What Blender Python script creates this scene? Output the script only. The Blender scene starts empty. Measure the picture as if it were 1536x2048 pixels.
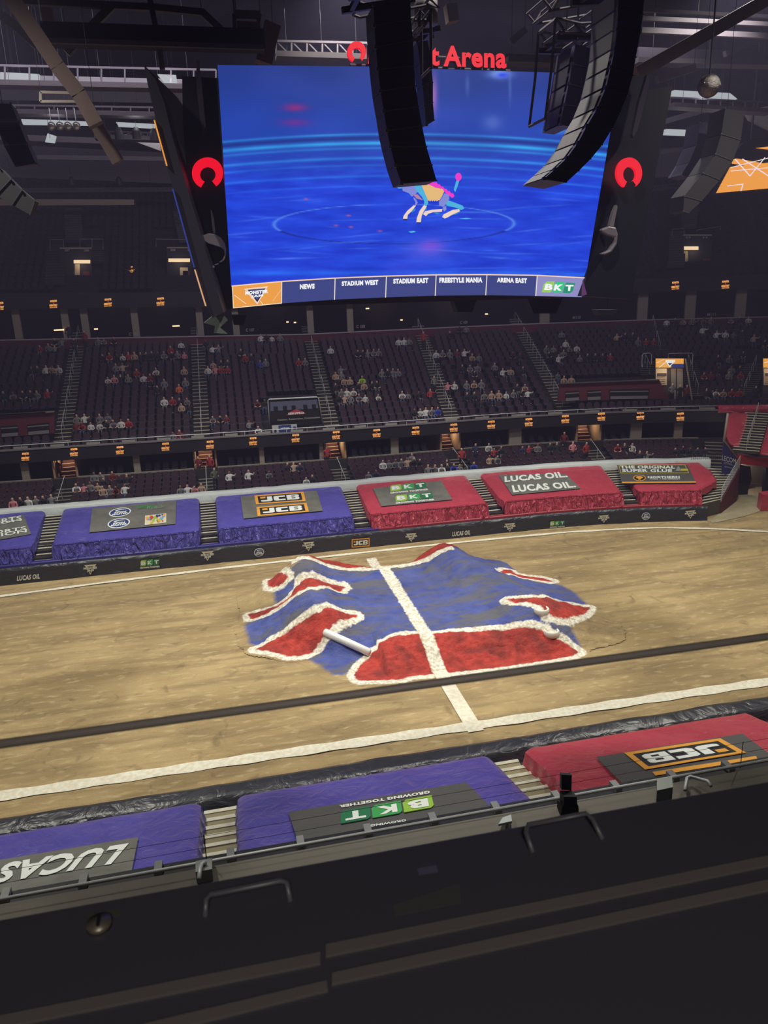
import bpy, bmesh, math, random
import numpy as np
from mathutils import Vector, noise as mnoise
random.seed(7)
SC = bpy.context.scene
COL = SC.collection
# ---------------------------------------------------------------- camera
CAM_O = np.array([-8.15, 0.0, 16.0]); YAW, PITCH, ROLL, FPX = 11.85, 16.6, -2.05, 1540.0
def _rot(yaw, pitch, roll):
    y, p, r = map(math.radians, (yaw, pitch, roll))
    f = np.array([math.sin(y)*math.cos(p), math.cos(y)*math.cos(p), -math.sin(p)])
    rt = np.array([math.cos(y), -math.sin(y), 0.]); up = np.cross(rt, f)
    return math.cos(r)*rt+math.sin(r)*up, -math.sin(r)*rt+math.cos(r)*up, f
CR, CU, CF = _rot(YAW, PITCH, ROLL)
cd = bpy.data.cameras.new('camera'); co = bpy.data.objects.new('camera', cd); COL.objects.link(co)
cd.sensor_fit = 'VERTICAL'; cd.sensor_height = 24.0; cd.lens = FPX/2048*24.0
cd.clip_start = 0.05; cd.clip_end = 400
cd.dof.use_dof = True; cd.dof.focus_distance = 42; cd.dof.aperture_fstop = 4.2
from mathutils import Matrix
mw = Matrix.Identity(4)
for i in range(3):
    mw[i][0] = CR[i]; mw[i][1] = CU[i]; mw[i][2] = -CF[i]; mw[i][3] = CAM_O[i]
co.matrix_world = mw
SC.camera = co
# ---------------------------------------------------------------- colour management, world, arena lights
SC.view_settings.view_transform = 'Standard'; SC.view_settings.look = 'None'
SC.view_settings.gamma = 1; SC.view_settings.use_curve_mapping = False
SC.view_settings.exposure = 0.0
world = bpy.data.worlds.new('world'); SC.world = world; world.use_nodes = True
bg = world.node_tree.nodes['Background']; bg.inputs[0].default_value = (0.30, 0.27, 0.42, 1); bg.inputs[1].default_value = 0.2
FLOOR_W = 14500
_vs = world.node_tree.nodes.new('ShaderNodeVolumeScatter'); _vs.inputs['Density'].default_value = 0.0014; _vs.inputs['Anisotropy'].default_value = 0.25
_vs.inputs['Color'].default_value = (0.62, 0.56, 1, 1); world.node_tree.links.new(_vs.outputs[0], world.node_tree.nodes['World Output'].inputs['Volume'])
def lamp(kind, name, loc, power, color=(1, 1, 1), target=None, **kw):
    l = bpy.data.lights.new(name, kind); l.energy = power; l.color = color
    for k, v in kw.items(): setattr(l, k, v)
    o = bpy.data.objects.new(name, l); COL.objects.link(o); o.location = loc
    if target is not None:
        o.rotation_euler = (Vector(target)-Vector(loc)).to_track_quat('-Z', 'Y').to_euler()
    return o
for lx, ly in ((-19, 26), (1, 22), (20, 27), (-20, 40), (0, 42.5), (20, 40)):
    lamp('SPOT', 'arena_floodlight', (lx, ly, 32), FLOOR_W, (1.0, 0.965, 0.86), (lx*0.75, 34+(ly-34)*0.75, 0),
         spot_size=math.radians(104), spot_blend=0.9, shadow_soft_size=0.45)
# light from the upper rig over the far stands, dim
lamp('AREA', 'stand_floodlight', (0, 45, 30), 3000, (0.95, 0.9, 1.0), (0, 62, 7), shape='RECTANGLE', size=40, size_y=3)

# ---------------------------------------------------------------- helpers: rays and the bowl's plan
def rays(px):
    px = np.atleast_2d(np.asarray(px, float))
    return CF[None]+((px[:, 0:1]-768)/FPX)*CR[None]-((px[:, 1:2]-1024)/FPX)*CU[None]
def hit(px, f, t0=1.0, t1=130.0, n=420):
    """first crossing of each pixel's ray with the real surface f(P)=0 (f>0 on the camera's side)"""
    D = rays(px); N = len(D); ts = np.linspace(t0, t1, n)
    lo = np.full(N, t0); hi = np.full(N, np.nan)
    prev = np.full(N, t0); done = np.zeros(N, bool)
    for t in ts:
        v = f(CAM_O[None]+D*t) <= 0
        new = v & ~done
        hi[new] = t; lo[new] = prev[new]; done |= new
        prev[~done] = t
        if done.all(): break
    hi[~done] = t1; lo[~done] = t1
    for _ in range(26):
        m = (lo+hi)/2; v = f(CAM_O[None]+D*m[:, None]) <= 0
        hi = np.where(v, m, hi); lo = np.where(v, lo, m)
    return CAM_O[None]+D*((lo+hi)/2)[:, None]
def hplane(z): return lambda P: P[:, 2]-z
def yplane(y): return lambda P: y-P[:, 1]
def vplane(a, b):
    a = np.array(a[:2]); b = np.array(b[:2]); t = b-a; n = np.array([-t[1], t[0]]); n /= np.linalg.norm(n)
    if np.dot(CAM_O[:2]-a, n) < 0: n = -n
    return lambda P: (P[:, :2]-a)@n
YB, XC, RC = 45.3, 11.0, 42.0            # far kerb line, start and radius of the right-hand curve
def inv(P):
    x = P[:, 0]; y = P[:, 1]; cx, cy = XC, YB-RC
    th = np.arctan2(x-cx, np.maximum(y-cy, 1e-6))
    s = np.where(x > XC, XC+RC*th, x); d = np.where(x > XC, np.hypot(x-cx, y-cy)-RC, y-YB)
    return s, d
def tilt(x, d): return 0.028*np.maximum(0, -x)*np.maximum(d, 0)/25.0
def W(s, d, z):
    if s > XC:
        th = (s-XC)/RC; x = XC+(RC+d)*math.sin(th); y = YB-RC+(RC+d)*math.cos(th)
    else: x, y = s, YB+d
    return np.array([x, y, z+float(tilt(x, d))])
def ang(s): return -(s-XC)/RC if s > XC else 0.0
def curved(zf):                       # heightfield surface in (s,d)
    def f(P):
        s, d = inv(P); return P[:, 2]-zf(s, d)-tilt(P[:, 0], d)
    return f
def dwall(dd):
    def f(P):
        s, d = inv(P); return dd-d
    return f
# ---------------------------------------------------------------- helpers: materials
def lin(c):
    c = c/255.0; return c/12.92 if c <= 0.04045 else ((c+0.055)/1.055)**2.4
def rgb(t): return (lin(t[0]), lin(t[1]), lin(t[2]), 1)
MATS = {}
def mat(name, c, rough=0.7, metal=0.0, emit=0.0, bump=None, noise=None, spec=0.5, alpha=1.0):
    if name in MATS: return MATS[name]
    m = bpy.data.materials.new(name); m.use_nodes = True; nt = m.node_tree
    b = nt.nodes['Principled BSDF']; b.inputs['Base Color'].default_value = rgb(c)
    b.inputs['Roughness'].default_value = rough; b.inputs['Metallic'].default_value = metal
    b.inputs['Specular IOR Level'].default_value = spec
    if emit:
        b.inputs['Emission Color'].default_value = rgb(c); b.inputs['Emission Strength'].default_value = emit
        b.inputs['Base Color'].default_value = (0.01, 0.01, 0.01, 1)
    if alpha < 1: b.inputs['Alpha'].default_value = alpha
    co_ = nt.nodes.new('ShaderNodeNewGeometry')
    if noise:                        # (scale, second colour, contrast, stretch)
        sc, c2, con, st = noise
        mp = nt.nodes.new('ShaderNodeMapping'); mp.inputs['Scale'].default_value = st
        nt.links.new(co_.outputs['Position'], mp.inputs[0])
        n = nt.nodes.new('ShaderNodeTexNoise'); n.inputs['Scale'].default_value = sc; n.inputs['Detail'].default_value = 5
        nt.links.new(mp.outputs[0], n.inputs['Vector'])
        r = nt.nodes.new('ShaderNodeValToRGB'); r.color_ramp.elements[0].position = 0.5-con; r.color_ramp.elements[1].position = 0.5+con
        r.color_ramp.elements[0].color = rgb(c); r.color_ramp.elements[1].color = rgb(c2)
        nt.links.new(n.outputs[0], r.inputs[0]); nt.links.new(r.outputs[0], b.inputs['Base Color'])
    if bump:                         # (scale, strength, distance, stretch)
        sc, st_, di, st = bump
        mp = nt.nodes.new('ShaderNodeMapping'); mp.inputs['Scale'].default_value = st
        nt.links.new(co_.outputs['Position'], mp.inputs[0])
        n = nt.nodes.new('ShaderNodeTexNoise'); n.inputs['Scale'].default_value = sc; n.inputs['Detail'].default_value = 4
        n.inputs['Distortion'].default_value = 1.2
        nt.links.new(mp.outputs[0], n.inputs['Vector'])
        bp = nt.nodes.new('ShaderNodeBump'); bp.inputs['Strength'].default_value = st_; bp.inputs['Distance'].default_value = di
        nt.links.new(n.outputs[0], bp.inputs['Height']); nt.links.new(bp.outputs[0], b.inputs['Normal'])
    MATS[name] = m; return m
S1 = (1, 1, 1)
BLUE = mat('blue_plastic', (80, 74, 160), 0.3, bump=(1.6, 0.9, 0.10, (1, 1, 1.4)), noise=(1.2, (90, 84, 172), 0.25, S1))
RED = mat('red_plastic', (178, 62, 80), 0.3, bump=(1.6, 0.9, 0.10, (1, 1, 1.4)), noise=(1.2, (190, 72, 90), 0.25, S1))
BLUE2 = mat('blue_skirt_plastic', (84, 78, 166), 0.2, bump=(1.5, 1.0, 0.9, (1.8, 1, 0.6)))
RED2 = mat('red_skirt_plastic', (184, 66, 84), 0.22, bump=(1.5, 1.0, 0.8, (1.8, 1, 0.6)))
BLACKP = mat('black_plastic_wrap', (52, 53, 60), 0.32, bump=(0.9, 0.8, 0.14, (1, 1, 2)))
BANNER = mat('grey_banner_vinyl', (120, 120, 114), 0.5, bump=(1.8, 0.7, 0.06, (1, 1, 1)), noise=(1.5, (102, 102, 97), 0.2, S1))
BANNERD = mat('charcoal_banner_vinyl', (86, 86, 86), 0.5, bump=(1.8, 0.5, 0.05, S1))
WSHEET = mat('white_cover_sheet', (205, 212, 212), 0.45, bump=(1.4, 0.6, 0.08, (1, 1, 1)))
WHITE = mat('white_print', (235, 240, 236), 0.6)
CREAM = mat('cream_print', (222, 212, 186), 0.6)
ORANGE = mat('orange_print', (236, 166, 62), 0.6)
YELLOW = mat('yellow_print', (206, 190, 66), 0.6)
LIME = mat('lime_print', (150, 196, 70), 0.6)
GREEN = mat('green_print', (62, 164, 88), 0.6)
DGREEN = mat('dark_green_print', (36, 118, 78), 0.6)
NAVY = mat('navy_print', (44, 62, 128), 0.6)
BLACK = mat('black_print', (34, 34, 38), 0.6)
PRED = mat('red_print', (200, 70, 60), 0.6)
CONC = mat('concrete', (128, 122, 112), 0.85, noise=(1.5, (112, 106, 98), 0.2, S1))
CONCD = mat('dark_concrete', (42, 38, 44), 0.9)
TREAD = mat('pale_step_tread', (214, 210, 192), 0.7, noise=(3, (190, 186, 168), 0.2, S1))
RISER = mat('dark_steel_riser', (56, 52, 46), 0.8)  # plain dark riser colour
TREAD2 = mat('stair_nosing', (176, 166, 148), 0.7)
STEEL = mat('galvanised_rail', (196, 200, 202), 0.4, 0.15)
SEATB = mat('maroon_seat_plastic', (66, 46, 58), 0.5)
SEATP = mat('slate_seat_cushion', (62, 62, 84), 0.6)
DARK = mat('matte_black', (14, 13, 18), 0.6)
DARKG = mat('black_fascia', (26, 25, 32), 0.6)
MARWALL = mat('maroon_wall', (96, 34, 46), 0.7)
PILLAR = mat('pale_pillar', (150, 140, 130), 0.7)
WARM = mat('warm_plaster', (176, 142, 108), 0.8)
TRUSS = mat('roof_steel', (84, 76, 86), 0.7)
TRUSSW = mat('brown_roof_steel', (112, 92, 88), 0.7)
DECK = mat('roof_deck', (34, 30, 40), 0.9)
DUCT = mat('white_duct', (200, 198, 204), 0.7)
LEDT = mat('orange_led_text', (250, 170, 90), emit=1.1)
LAMP = mat('white_lamp_glow', (235, 240, 245), emit=1.6)
LAMPW = mat('warm_lamp_glow', (255, 214, 165), emit=1.6)
REDLED = mat('red_letter_glow', (240, 16, 44), emit=1.0)
GREYBOX = mat('grey_metal_box', (150, 156, 150), 0.5)
SPK = mat('black_speaker_cabinet', (76, 72, 104), 0.5, bump=(30, 0.1, 0.01, S1))
SPKG = mat('grey_speaker_grille', (140, 138, 142), 0.5)
SPKE = mat('speaker_edge_steel', (120, 120, 128), 0.4, 0.7)
LEDGE = mat('dark_ledge_laminate', (56, 56, 64), 0.35)
LEDGES = mat('grey_reflection_strip', (84, 80, 78), 0.6)
# ---------------------------------------------------------------- helpers: meshes
class MB:
    def __init__(s): s.v = []; s.f = []; s.m = []
    def add(s, v, f, mi=0):
        b = len(s.v); s.v.extend([tuple(map(float, q)) for q in v]); s.f.extend([[b+i for i in q] for q in f]); s.m.extend([mi]*len(f)); return s
    def hexa(s, p, mi=0):   # p: 4 bottom then 4 top
        return s.add(p, [(3, 2, 1, 0), (4, 5, 6, 7), (0, 1, 5, 4), (1, 2, 6, 5), (2, 3, 7, 6), (3, 0, 4, 7)], mi)
    def box(s, c, z, a=0.0, mi=0):
        x, y, h = z[0]/2, z[1]/2, z[2]/2; ca, sa = math.cos(a), math.sin(a); p = []
        for dz in (-h, h):
            for dx, dy in ((-x, -y), (x, -y), (x, y), (-x, y)):
                p.append((c[0]+dx*ca-dy*sa, c[1]+dx*sa+dy*ca, c[2]+dz))
        return s.hexa(p, mi)
    def prism(s, pts, off, mi=0):   # polygon extruded by vector
        n = len(pts); off = np.array(off); p = [np.array(q) for q in pts]+[np.array(q)+off for q in pts]
        f = [tuple(range(n))[::-1], tuple(range(n, 2*n))]+[(i, (i+1) % n, n+(i+1) % n, n+i) for i in range(n)]
        return s.add(p, f, mi)
    def beam(s, a, b, w, h=None, mi=0):
        a = np.array(a, float); b = np.array(b, float); h = h or w; t = b-a; t /= np.linalg.norm(t)
        u = np.cross(t, (0, 0, 1.)); u = u/np.linalg.norm(u) if np.linalg.norm(u) > 1e-3 else np.array([1., 0, 0]); k = np.cross(u, t)
        q = [(-1, -1), (1, -1), (1, 1), (-1, 1)]
        return s.hexa([a+u*w/2*i+k*h/2*j for i, j in q]+[b+u*w/2*i+k*h/2*j for i, j in q], mi)
    def tube(s, pts, r, n=8, mi=0):
        pts = [np.array(p, float) for p in pts]; rings = []
        for i, p in enumerate(pts):
            t = pts[min(i+1, len(pts)-1)]-pts[max(i-1, 0)]; t /= np.linalg.norm(t)
            ref = np.array([0, 0, 1.]) if abs(t[2]) < .9 else np.array([0, 1., 0]); u = np.cross(t, ref); u /= np.linalg.norm(u); k = np.cross(u, t)
            rr = r[i] if isinstance(r, (list, tuple)) else r
            rings += [p+rr*(u*math.cos(2*math.pi*j/n)+k*math.sin(2*math.pi*j/n)) for j in range(n)]
        m = len(pts); f = [(i*n+j, i*n+(j+1) % n, (i+1)*n+(j+1) % n, (i+1)*n+j) for i in range(m-1) for j in range(n)]
        f += [tuple(range(n))[::-1], tuple(range((m-1)*n, m*n))]
        return s.add(rings, f, mi)
    def sphere(s, c, r, nu=12, nv=8, mi=0):
        c = np.array(c); v = []
        for i in range(nv+1):
            for j in range(nu):
                a = math.pi*i/nv; b = 2*math.pi*j/nu; v.append(c+r*np.array([math.sin(a)*math.cos(b), math.sin(a)*math.sin(b), math.cos(a)]))
        return s.add(v, [(i*nu+j, (i+1)*nu+j, (i+1)*nu+(j+1) % nu, i*nu+(j+1) % nu) for i in range(nv) for j in range(nu)], mi)
    def grid(s, P, mi=0):  # P: list of rows of points
        r = len(P); c = len(P[0]); v = [q for row in P for q in row]
        return s.add(v, [(i*c+j, i*c+j+1, (i+1)*c+j+1, (i+1)*c+j) for i in range(r-1) for j in range(c-1)], mi)
    def mesh(s, name, mats, smooth=False):
        me = bpy.data.meshes.new(name); me.from_pydata(s.v, [], s.f)
        for m in (mats if isinstance(mats, (list, tuple)) else [mats]): me.materials.append(m)
        me.polygons.foreach_set('material_index', s.m)
        if smooth: me.polygons.foreach_set('use_smooth', [True]*len(s.f))
        me.update(); return me
    def build(s, name, mats, parent=None, smooth=False):
        o = bpy.data.objects.new(name, s.mesh(name, mats, smooth)); COL.objects.link(o)
        if parent is not None: o.parent = parent; o.matrix_parent_inverse = parent.matrix_basis.inverted()
        return o
def tag(o, label=None, cat=None, group=None, kind=None):
    if label: o['label'] = label
    if cat: o['category'] = cat
    if group: o['group'] = group
    if kind: o['kind'] = kind
    return o
def empty(name, loc, label=None, cat=None, group=None, rz=0):
    o = bpy.data.objects.new(name, None); COL.objects.link(o); o.empty_display_size = .2
    o.location = tuple(map(float, loc)); o.rotation_euler = (0, 0, rz); bpy.context.view_layer.update() if False else None
    o.matrix_basis = Matrix.Translation(Vector(tuple(map(float, loc)))) @ Matrix.Rotation(rz, 4, 'Z')
    return tag(o, label, cat, group)
def struct(mb, name, m, smooth=False): return tag(mb.build(name, m, None, smooth), kind='structure')
# text as a flat mesh in a unit box
_tc = {}
def text_uv(st, bold=0.02, shear=0.0):
    k = (st, bold, shear)
    if k in _tc: return _tc[k]
    cu = bpy.data.curves.new('t', 'FONT'); cu.body = st; cu.offset = bold; cu.resolution_u = 3; cu.shear = shear; cu.space_character = 1.0+bold*2
    ob = bpy.data.objects.new('t', cu); COL.objects.link(ob); bpy.context.view_layer.update()
    dg = bpy.context.evaluated_depsgraph_get(); me = bpy.data.meshes.new_from_object(ob.evaluated_get(dg), depsgraph=dg)
    bm = bmesh.new(); bm.from_mesh(me); bmesh.ops.remove_doubles(bm, verts=bm.verts, dist=1e-4); bmesh.ops.triangulate(bm, faces=bm.faces)
    v = np.array([(q.co.x, q.co.y) for q in bm.verts]); f = [[q.index for q in p.verts] for p in bm.faces]; bm.free()
    bpy.data.objects.remove(ob); bpy.data.curves.remove(cu); bpy.data.meshes.remove(me)
    mn = v.min(0); mx = v.max(0); v = (v-mn)/(mx-mn); _tc[k] = (v, f); return _tc[k]
class Dec:
    """flat print on a real surface: uv box -> photo quad (BL,BR,TR,TL) -> point of the surface, lifted a little"""
    def __init__(s, quad, f, up=(0, 0, 1), lift=0.03, t0=1.0): s.q = np.array(quad, float); s.f = f; s.up = np.array(up, float); s.l = lift; s.mb = {}; s.t0 = t0
    def pt(s, uv, l=0):
        uv = np.atleast_2d(uv); u = uv[:, 0:1]; v = uv[:, 1:2]; q = s.q
        px = (1-u)*(1-v)*q[0]+u*(1-v)*q[1]+u*v*q[2]+(1-u)*v*q[3]
        return hit(px, s.f, s.t0)+s.up*(s.l+l)
    def get(s, name, m):
        k = (name, m.name)
        if k not in s.mb: s.mb[k] = (MB(), m)
        return s.mb[k][0]
    def poly(s, uv, m, l=0, name='print'):
        P = s.pt(uv, l); s.get(name, m).prism(P, -s.up*min(0.012, s.l*.5)); return s
    def rect(s, a, b, c, d, m, l=0, name="print", n=(12, 8)):
        P = [list(s.pt([(a+(c-a)*i/n[0], b+(d-b)*j/n[1]) for i in range(n[0]+1)], l)) for j in range(n[1]+1)]
        s.get(name, m).grid(P); return s
    def frame(s, a, b, c, d, w, h, m, l=0, name='frame'):
        for r in ((a, b, c, b+h), (a, d-h, c, d), (a, b+h, a+w, d-h), (c-w, b+h, c, d-h)): s.rect(*r, m, l, name, (4, 2))
        return s
    def ell(s, cx, cy, rx, ry, m, l=0, name='print', r0=0.0, n=28, a0=0, a1=360):
        th = np.radians(np.linspace(a0, a1, n+1))
        P = [list(s.pt(np.stack([cx+rx*k*np.cos(th), cy+ry*k*np.sin(th)], 1), l)) for k in (r0, (r0+1)/2, 1)]
        s.get(name, m).grid(P); return s
    def text(s, st, a, b, c, d, m, l=0.006, bold=0.03, shear=0.0, name='lettering'):
        v, f = text_uv(st, bold, shear); uv = np.stack([a+(c-a)*v[:, 0], b+(d-b)*v[:, 1]], 1)
        s.get(name, m).add(s.pt(uv, l), f); return s
    def build(s, parent):
        for (n, _), (mb, m) in s.mb.items(): mb.build(n, m, parent)
# ================================================================ dirt floor
def N(nt, t, **kw):
    n = nt.nodes.new(t)
    for k, v in kw.items(): setattr(n, k, v)
    return n
def dirt_nodes(nt):
    """returns colour socket, normal socket of packed dirt"""
    L = nt.links.new; g = N(nt, 'ShaderNodeNewGeometry')
    def noise(scale, st, detail=6, dist=0.0, rot=0.0):
        mp = N(nt, 'ShaderNodeMapping'); mp.inputs['Scale'].default_value = st; mp.inputs['Rotation'].default_value = (0, 0, rot); L(g.outputs['Position'], mp.inputs[0])
        n = N(nt, 'ShaderNodeTexNoise'); n.inputs['Scale'].default_value = scale; n.inputs['Detail'].default_value = detail; n.inputs['Distortion'].default_value = dist
        L(mp.outputs[0], n.inputs['Vector']); return n.outputs[0]
    def ramp(s, a, b, c0, c1):
        r = N(nt, 'ShaderNodeValToRGB'); r.color_ramp.elements[0].position = a; r.color_ramp.elements[1].position = b
        r.color_ramp.elements[0].color = c0; r.color_ramp.elements[1].color = c1; L(s, r.inputs[0]); return r.outputs[0]
    def mix(fac, a, b):
        m = N(nt, 'ShaderNodeMix', data_type='RGBA'); L(fac, m.inputs[0]) if not isinstance(fac, float) else setattr(m.inputs[0], 'default_value', fac)
        L(a, m.inputs[6]); L(b, m.inputs[7]) if not isinstance(b, tuple) else setattr(m.inputs[7], 'default_value', b); return m.outputs[2]
    base = ramp(noise(0.16, (1, 1.6, 1)), 0.35, 0.65, rgb((156, 134, 94)), rgb((184, 160, 116)))
    streak = noise(0.55, (0.35, 2.6, 1), 7, 0.6, 0.12)
    c = mix(ramp(streak, 0.42, 0.62, (0, 0, 0, 1), (0.75, 0.75, 0.75, 1)), base, rgb((136, 116, 84)))
    fine = noise(3.2, (0.5, 1.4, 1), 8, 0.3)
    c = mix(ramp(fine, 0.55, 0.72, (0, 0, 0, 1), (0.6, 0.6, 0.6, 1)), c, rgb((204, 184, 142)))
    c = mix(ramp(noise(0.9, S1, 8, 1.5), 0.60, 0.72, (0, 0, 0, 1), (0.55, 0.55, 0.55, 1)), c, rgb((104, 90, 66)))
    b = N(nt, 'ShaderNodeBump'); b.inputs['Strength'].default_value = 0.75; b.inputs['Distance'].default_value = 0.12
    add = N(nt, 'ShaderNodeMath', operation='ADD'); L(noise(2.4, (0.6, 1.5, 1), 9, 0.5), add.inputs[0])
    m2 = N(nt, 'ShaderNodeMath', operation='MULTIPLY'); L(noise(11, S1, 6), m2.inputs[0]); m2.inputs[1].default_value = 0.35; L(m2.outputs[0], add.inputs[1])
    L(add.outputs[0], b.inputs['Height'])
    return c, b.outputs[0], noise, ramp, mix
dm = bpy.data.materials.new('packed_dirt'); dm.use_nodes = True
c_, n_, *_r = dirt_nodes(dm.node_tree); pb = dm.node_tree.nodes['Principled BSDF']
dm.node_tree.links.new(c_, pb.inputs['Base Color']); dm.node_tree.links.new(n_, pb.inputs['Normal']); pb.inputs['Roughness'].default_value = .95
mb = MB(); xs = np.linspace(-45, 45, 226); ys = np.linspace(21.4, 47, 65)
mb.grid([[(x, y, (0.03*mnoise.noise(Vector((x*.6, y*.9, 0)))-.012)*float(min(1, max(0, max(abs(x)-10.5, abs(y-35.4)-8.0)/1.5)))) for x in xs] for y in ys])
struct(mb, 'floor', dm, True)
mb = MB(); mb.add([(-70, -8, -0.15), (70, -8, -0.15), (70, 110, -0.15), (-70, 110, -0.15)], [(0, 1, 2, 3)]); struct(mb, 'arena_slab', CONCD)

# ---- painted dirt jump
def sm(a, b, x): t = np.clip((x-a)/(b-a), 0, 1); return t*t*(3-2*t)
PX = np.array([-9.3, -8.2, -7.2, -6.2, -5.3, -4.7, -4.1, -3.2, -2.0, -.5, 2, 3.6, 4.9, 5.7, 6.3, 7.2, 8.2, 9.2, 9.8])
PH = np.array([0, .02, .22, .75, 1.5, 1.85, 1.8, 1.25, .85, .75, .78, .95, 1.35, 1.5, 1.35, .8, .35, .06, 0])
def jump_h(P):
    x, y = P[:, 0], P[:, 1]
    sh = np.where(x > 1, -1.9*sm(31, 39.5, y)*sm(1, 4, x), 0)      # right crest drifts left with distance
    h = np.interp(x-sh, PX, PH)
    k = sm(-6, -2, x); y0 = 30.6*(1-k)+28.4*k                        # near foot
    y0 = np.where(x < -2.2, 29.6+(1-k)*1.6, 28.2); w = np.where(x < -2.2, 3.0, 2.6)
    y1 = 39.5+.9*np.exp(-((x+2.6)/1.5)**4)+.9*np.exp(-((x-3.3)/1.3)**4)
    h = h*sm(y0, y0+w, y)*(1-sm(y1, y1+1.7, y))
    for (cx, cy, rx, ry, dp) in ((-5.0, 37.4, 3.4, .75, .45), (6.8, 34.0, 2.6, .8, .35), (7.6, 37.6, 1.8, .6, .25), (-2.6, 31.0, 1.0, 1.6, .5)):
        h = h*(1-dp*np.exp(-((x-cx)/rx)**4-((y-cy)/ry)**2))
    return np.maximum(h, 0)+.006
fj = lambda P: P[:, 2]-jump_h(P)
ZA = lambda L: [(440+x/3.84, 1080+y/3.84) for x, y in L]
ZB = lambda L: [(820+x/3.84, 1080+y/3.84) for x, y in L]
RP = [ZA([(370, 312), (510, 272), (522, 290), (480, 332), (405, 362), (372, 358)]),
      ZA([(220, 572), (300, 548), (410, 522), (470, 490), (545, 430), (575, 372), (620, 318), (660, 305), (720, 295), (800, 325), (860, 342), (950, 352), (975, 372), (930, 388), (870, 375), (830, 352), (740, 362), (650, 372), (560, 425), (480, 490), (400, 545), (300, 590), (232, 603)]),
      ZA([(270, 840), (400, 770), (560, 680), (660, 600), (760, 555), (900, 540), (960, 565), (1050, 572), (1050, 592), (980, 608), (900, 628), (835, 690), (800, 740), (760, 800), (700, 855), (620, 888), (520, 893), (460, 868), (360, 850)]),
      ZA([(1030, 1035), (1080, 960), (1150, 910), (1170, 862), (1230, 790), (1330, 742), (1450, 725), (1536, 728)])+ZB([(130, 728), (400, 705), (700, 688), (960, 675), (1045, 712), (1092, 752), (1200, 792), (1300, 860), (1250, 888), (1000, 932), (700, 975), (300, 1018), (0, 1045)])+ZA([(1400, 1068), (1150, 1078), (1060, 1078)]),
      ZB([(692, 240), (730, 226), (775, 232), (800, 255), (870, 275), (1000, 290), (1100, 316), (1070, 320), (950, 300), (860, 285), (770, 255), (720, 255)]),
      ZB([(742, 460), (900, 442), (1000, 447), (1200, 480), (1380, 515), (1368, 545), (1290, 585), (1200, 602), (1110, 592), (1050, 572), (1020, 520), (980, 495), (900, 475), (790, 478)])]
BP = ZA([(545, 205), (600, 168), (700, 168), (860, 205), (1000, 222), (1250, 228)])+ZB([(60, 205), (180, 175), (345, 108), (460, 148), (640, 185), (780, 235), (1170, 350), (1260, 400), (1350, 485), (1370, 560), (1230, 655), (1265, 730), (1310, 800), (1290, 860), (700, 800)])+ZA([(1400, 900), (1120, 960), (945, 1035), (870, 1035), (780, 975), (700, 925), (520, 850), (290, 822), (225, 790), (188, 650), (260, 590), (430, 482), (415, 395), (520, 300)])
def plan(px): return hit(px, fj)[:, :2]
def sdf(poly, X, Y):
    p = np.asarray(poly); d = np.full(X.shape, 1e9); ins = np.zeros(X.shape, bool)
    for i in range(len(p)):
        a, b = p[i], p[(i+1) % len(p)]; e = b-a; L2 = e@e
        if L2 < 1e-9: continue
        t = np.clip(((X-a[0])*e[0]+(Y-a[1])*e[1])/L2, 0, 1)
        d = np.minimum(d, np.hypot(X-a[0]-t*e[0], Y-a[1]-t*e[1]))
        c = ((a[1] > Y) != (b[1] > Y)) & (X < (b[0]-a[0])*(Y-a[1])/(b[1]-a[1]+1e-12)+a[0]); ins ^= c
    return np.where(ins, -d, d)
st = 0.085; gx = np.arange(-9.6, 10.6, st); gy = np.arange(27.2, 43.2, st)
X, Y = np.meshgrid(gx, gy); Pf = np.stack([X.ravel(), Y.ravel(), np.zeros(X.size)], 1)
H = jump_h(Pf)
rough = np.array([mnoise.fractal(Vector((x*1.3, y*1.3, 0)), 0.6, 2.2, 5) for x, y in Pf[:, :2]])
sr = np.full(X.size, 1e9)
for p in RP: sr = np.minimum(sr, sdf(plan(p), Pf[:, 0], Pf[:, 1]))
# far red face, behind the rim, spans between the two crests
farred = np.array([(-5.6, 40.3), (-4.9, 39.75), (-3.6, 39.75), (-2.0, 39.75), (2.4, 39.75), (3.9, 39.6), (5.0, 40.3), (4.3, 41.4), (2.4, 41.5), (1.9, 40.4), (.6, 40.1), (-.6, 40.2), (-.9, 41.2), (-4.2, 41.5)])
srf = sdf(farred, Pf[:, 0], Pf[:, 1])
sb = sdf(plan(BP), Pf[:, 0], Pf[:, 1])
sl = np.abs(Pf[:, 0])-.30
sb = np.where(H > .05, np.minimum(sb, np.minimum(np.maximum(np.abs(Pf[:, 0]+.3)-4.4, np.abs(Pf[:, 1]-38.7)-.8), np.maximum(np.abs(Pf[:, 0]-5.4)-2.3, np.abs(Pf[:, 1]-38.6)-2.4))), sb)
rim = np.maximum(np.abs(Pf[:, 1]-39.45)-.26, np.abs(Pf[:, 0]+.5)-4.6)
edge = sm(0, .15, H-.006)
Hr = np.maximum(H+edge*(rough*.07)+np.where(sr < 0, np.minimum(-sr, .5)*.22*rough*edge, 0), .006)
keep = (np.minimum(np.minimum(sr, srf), sb) < .55) | (H > .03) | ((sl < .1) & (Pf[:, 1] > 24))
nx, ny = len(gx), len(gy); k2 = keep.reshape(ny, nx)
fc = [(j*nx+i, j*nx+i+1, (j+1)*nx+i+1, (j+1)*nx+i) for j in range(ny-1) for i in range(nx-1) if k2[j, i] and k2[j+1, i+1] and k2[j, i+1] and k2[j+1, i]]
used = sorted({q for f in fc for q in f}); remap = {q: i for i, q in enumerate(used)}
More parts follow.
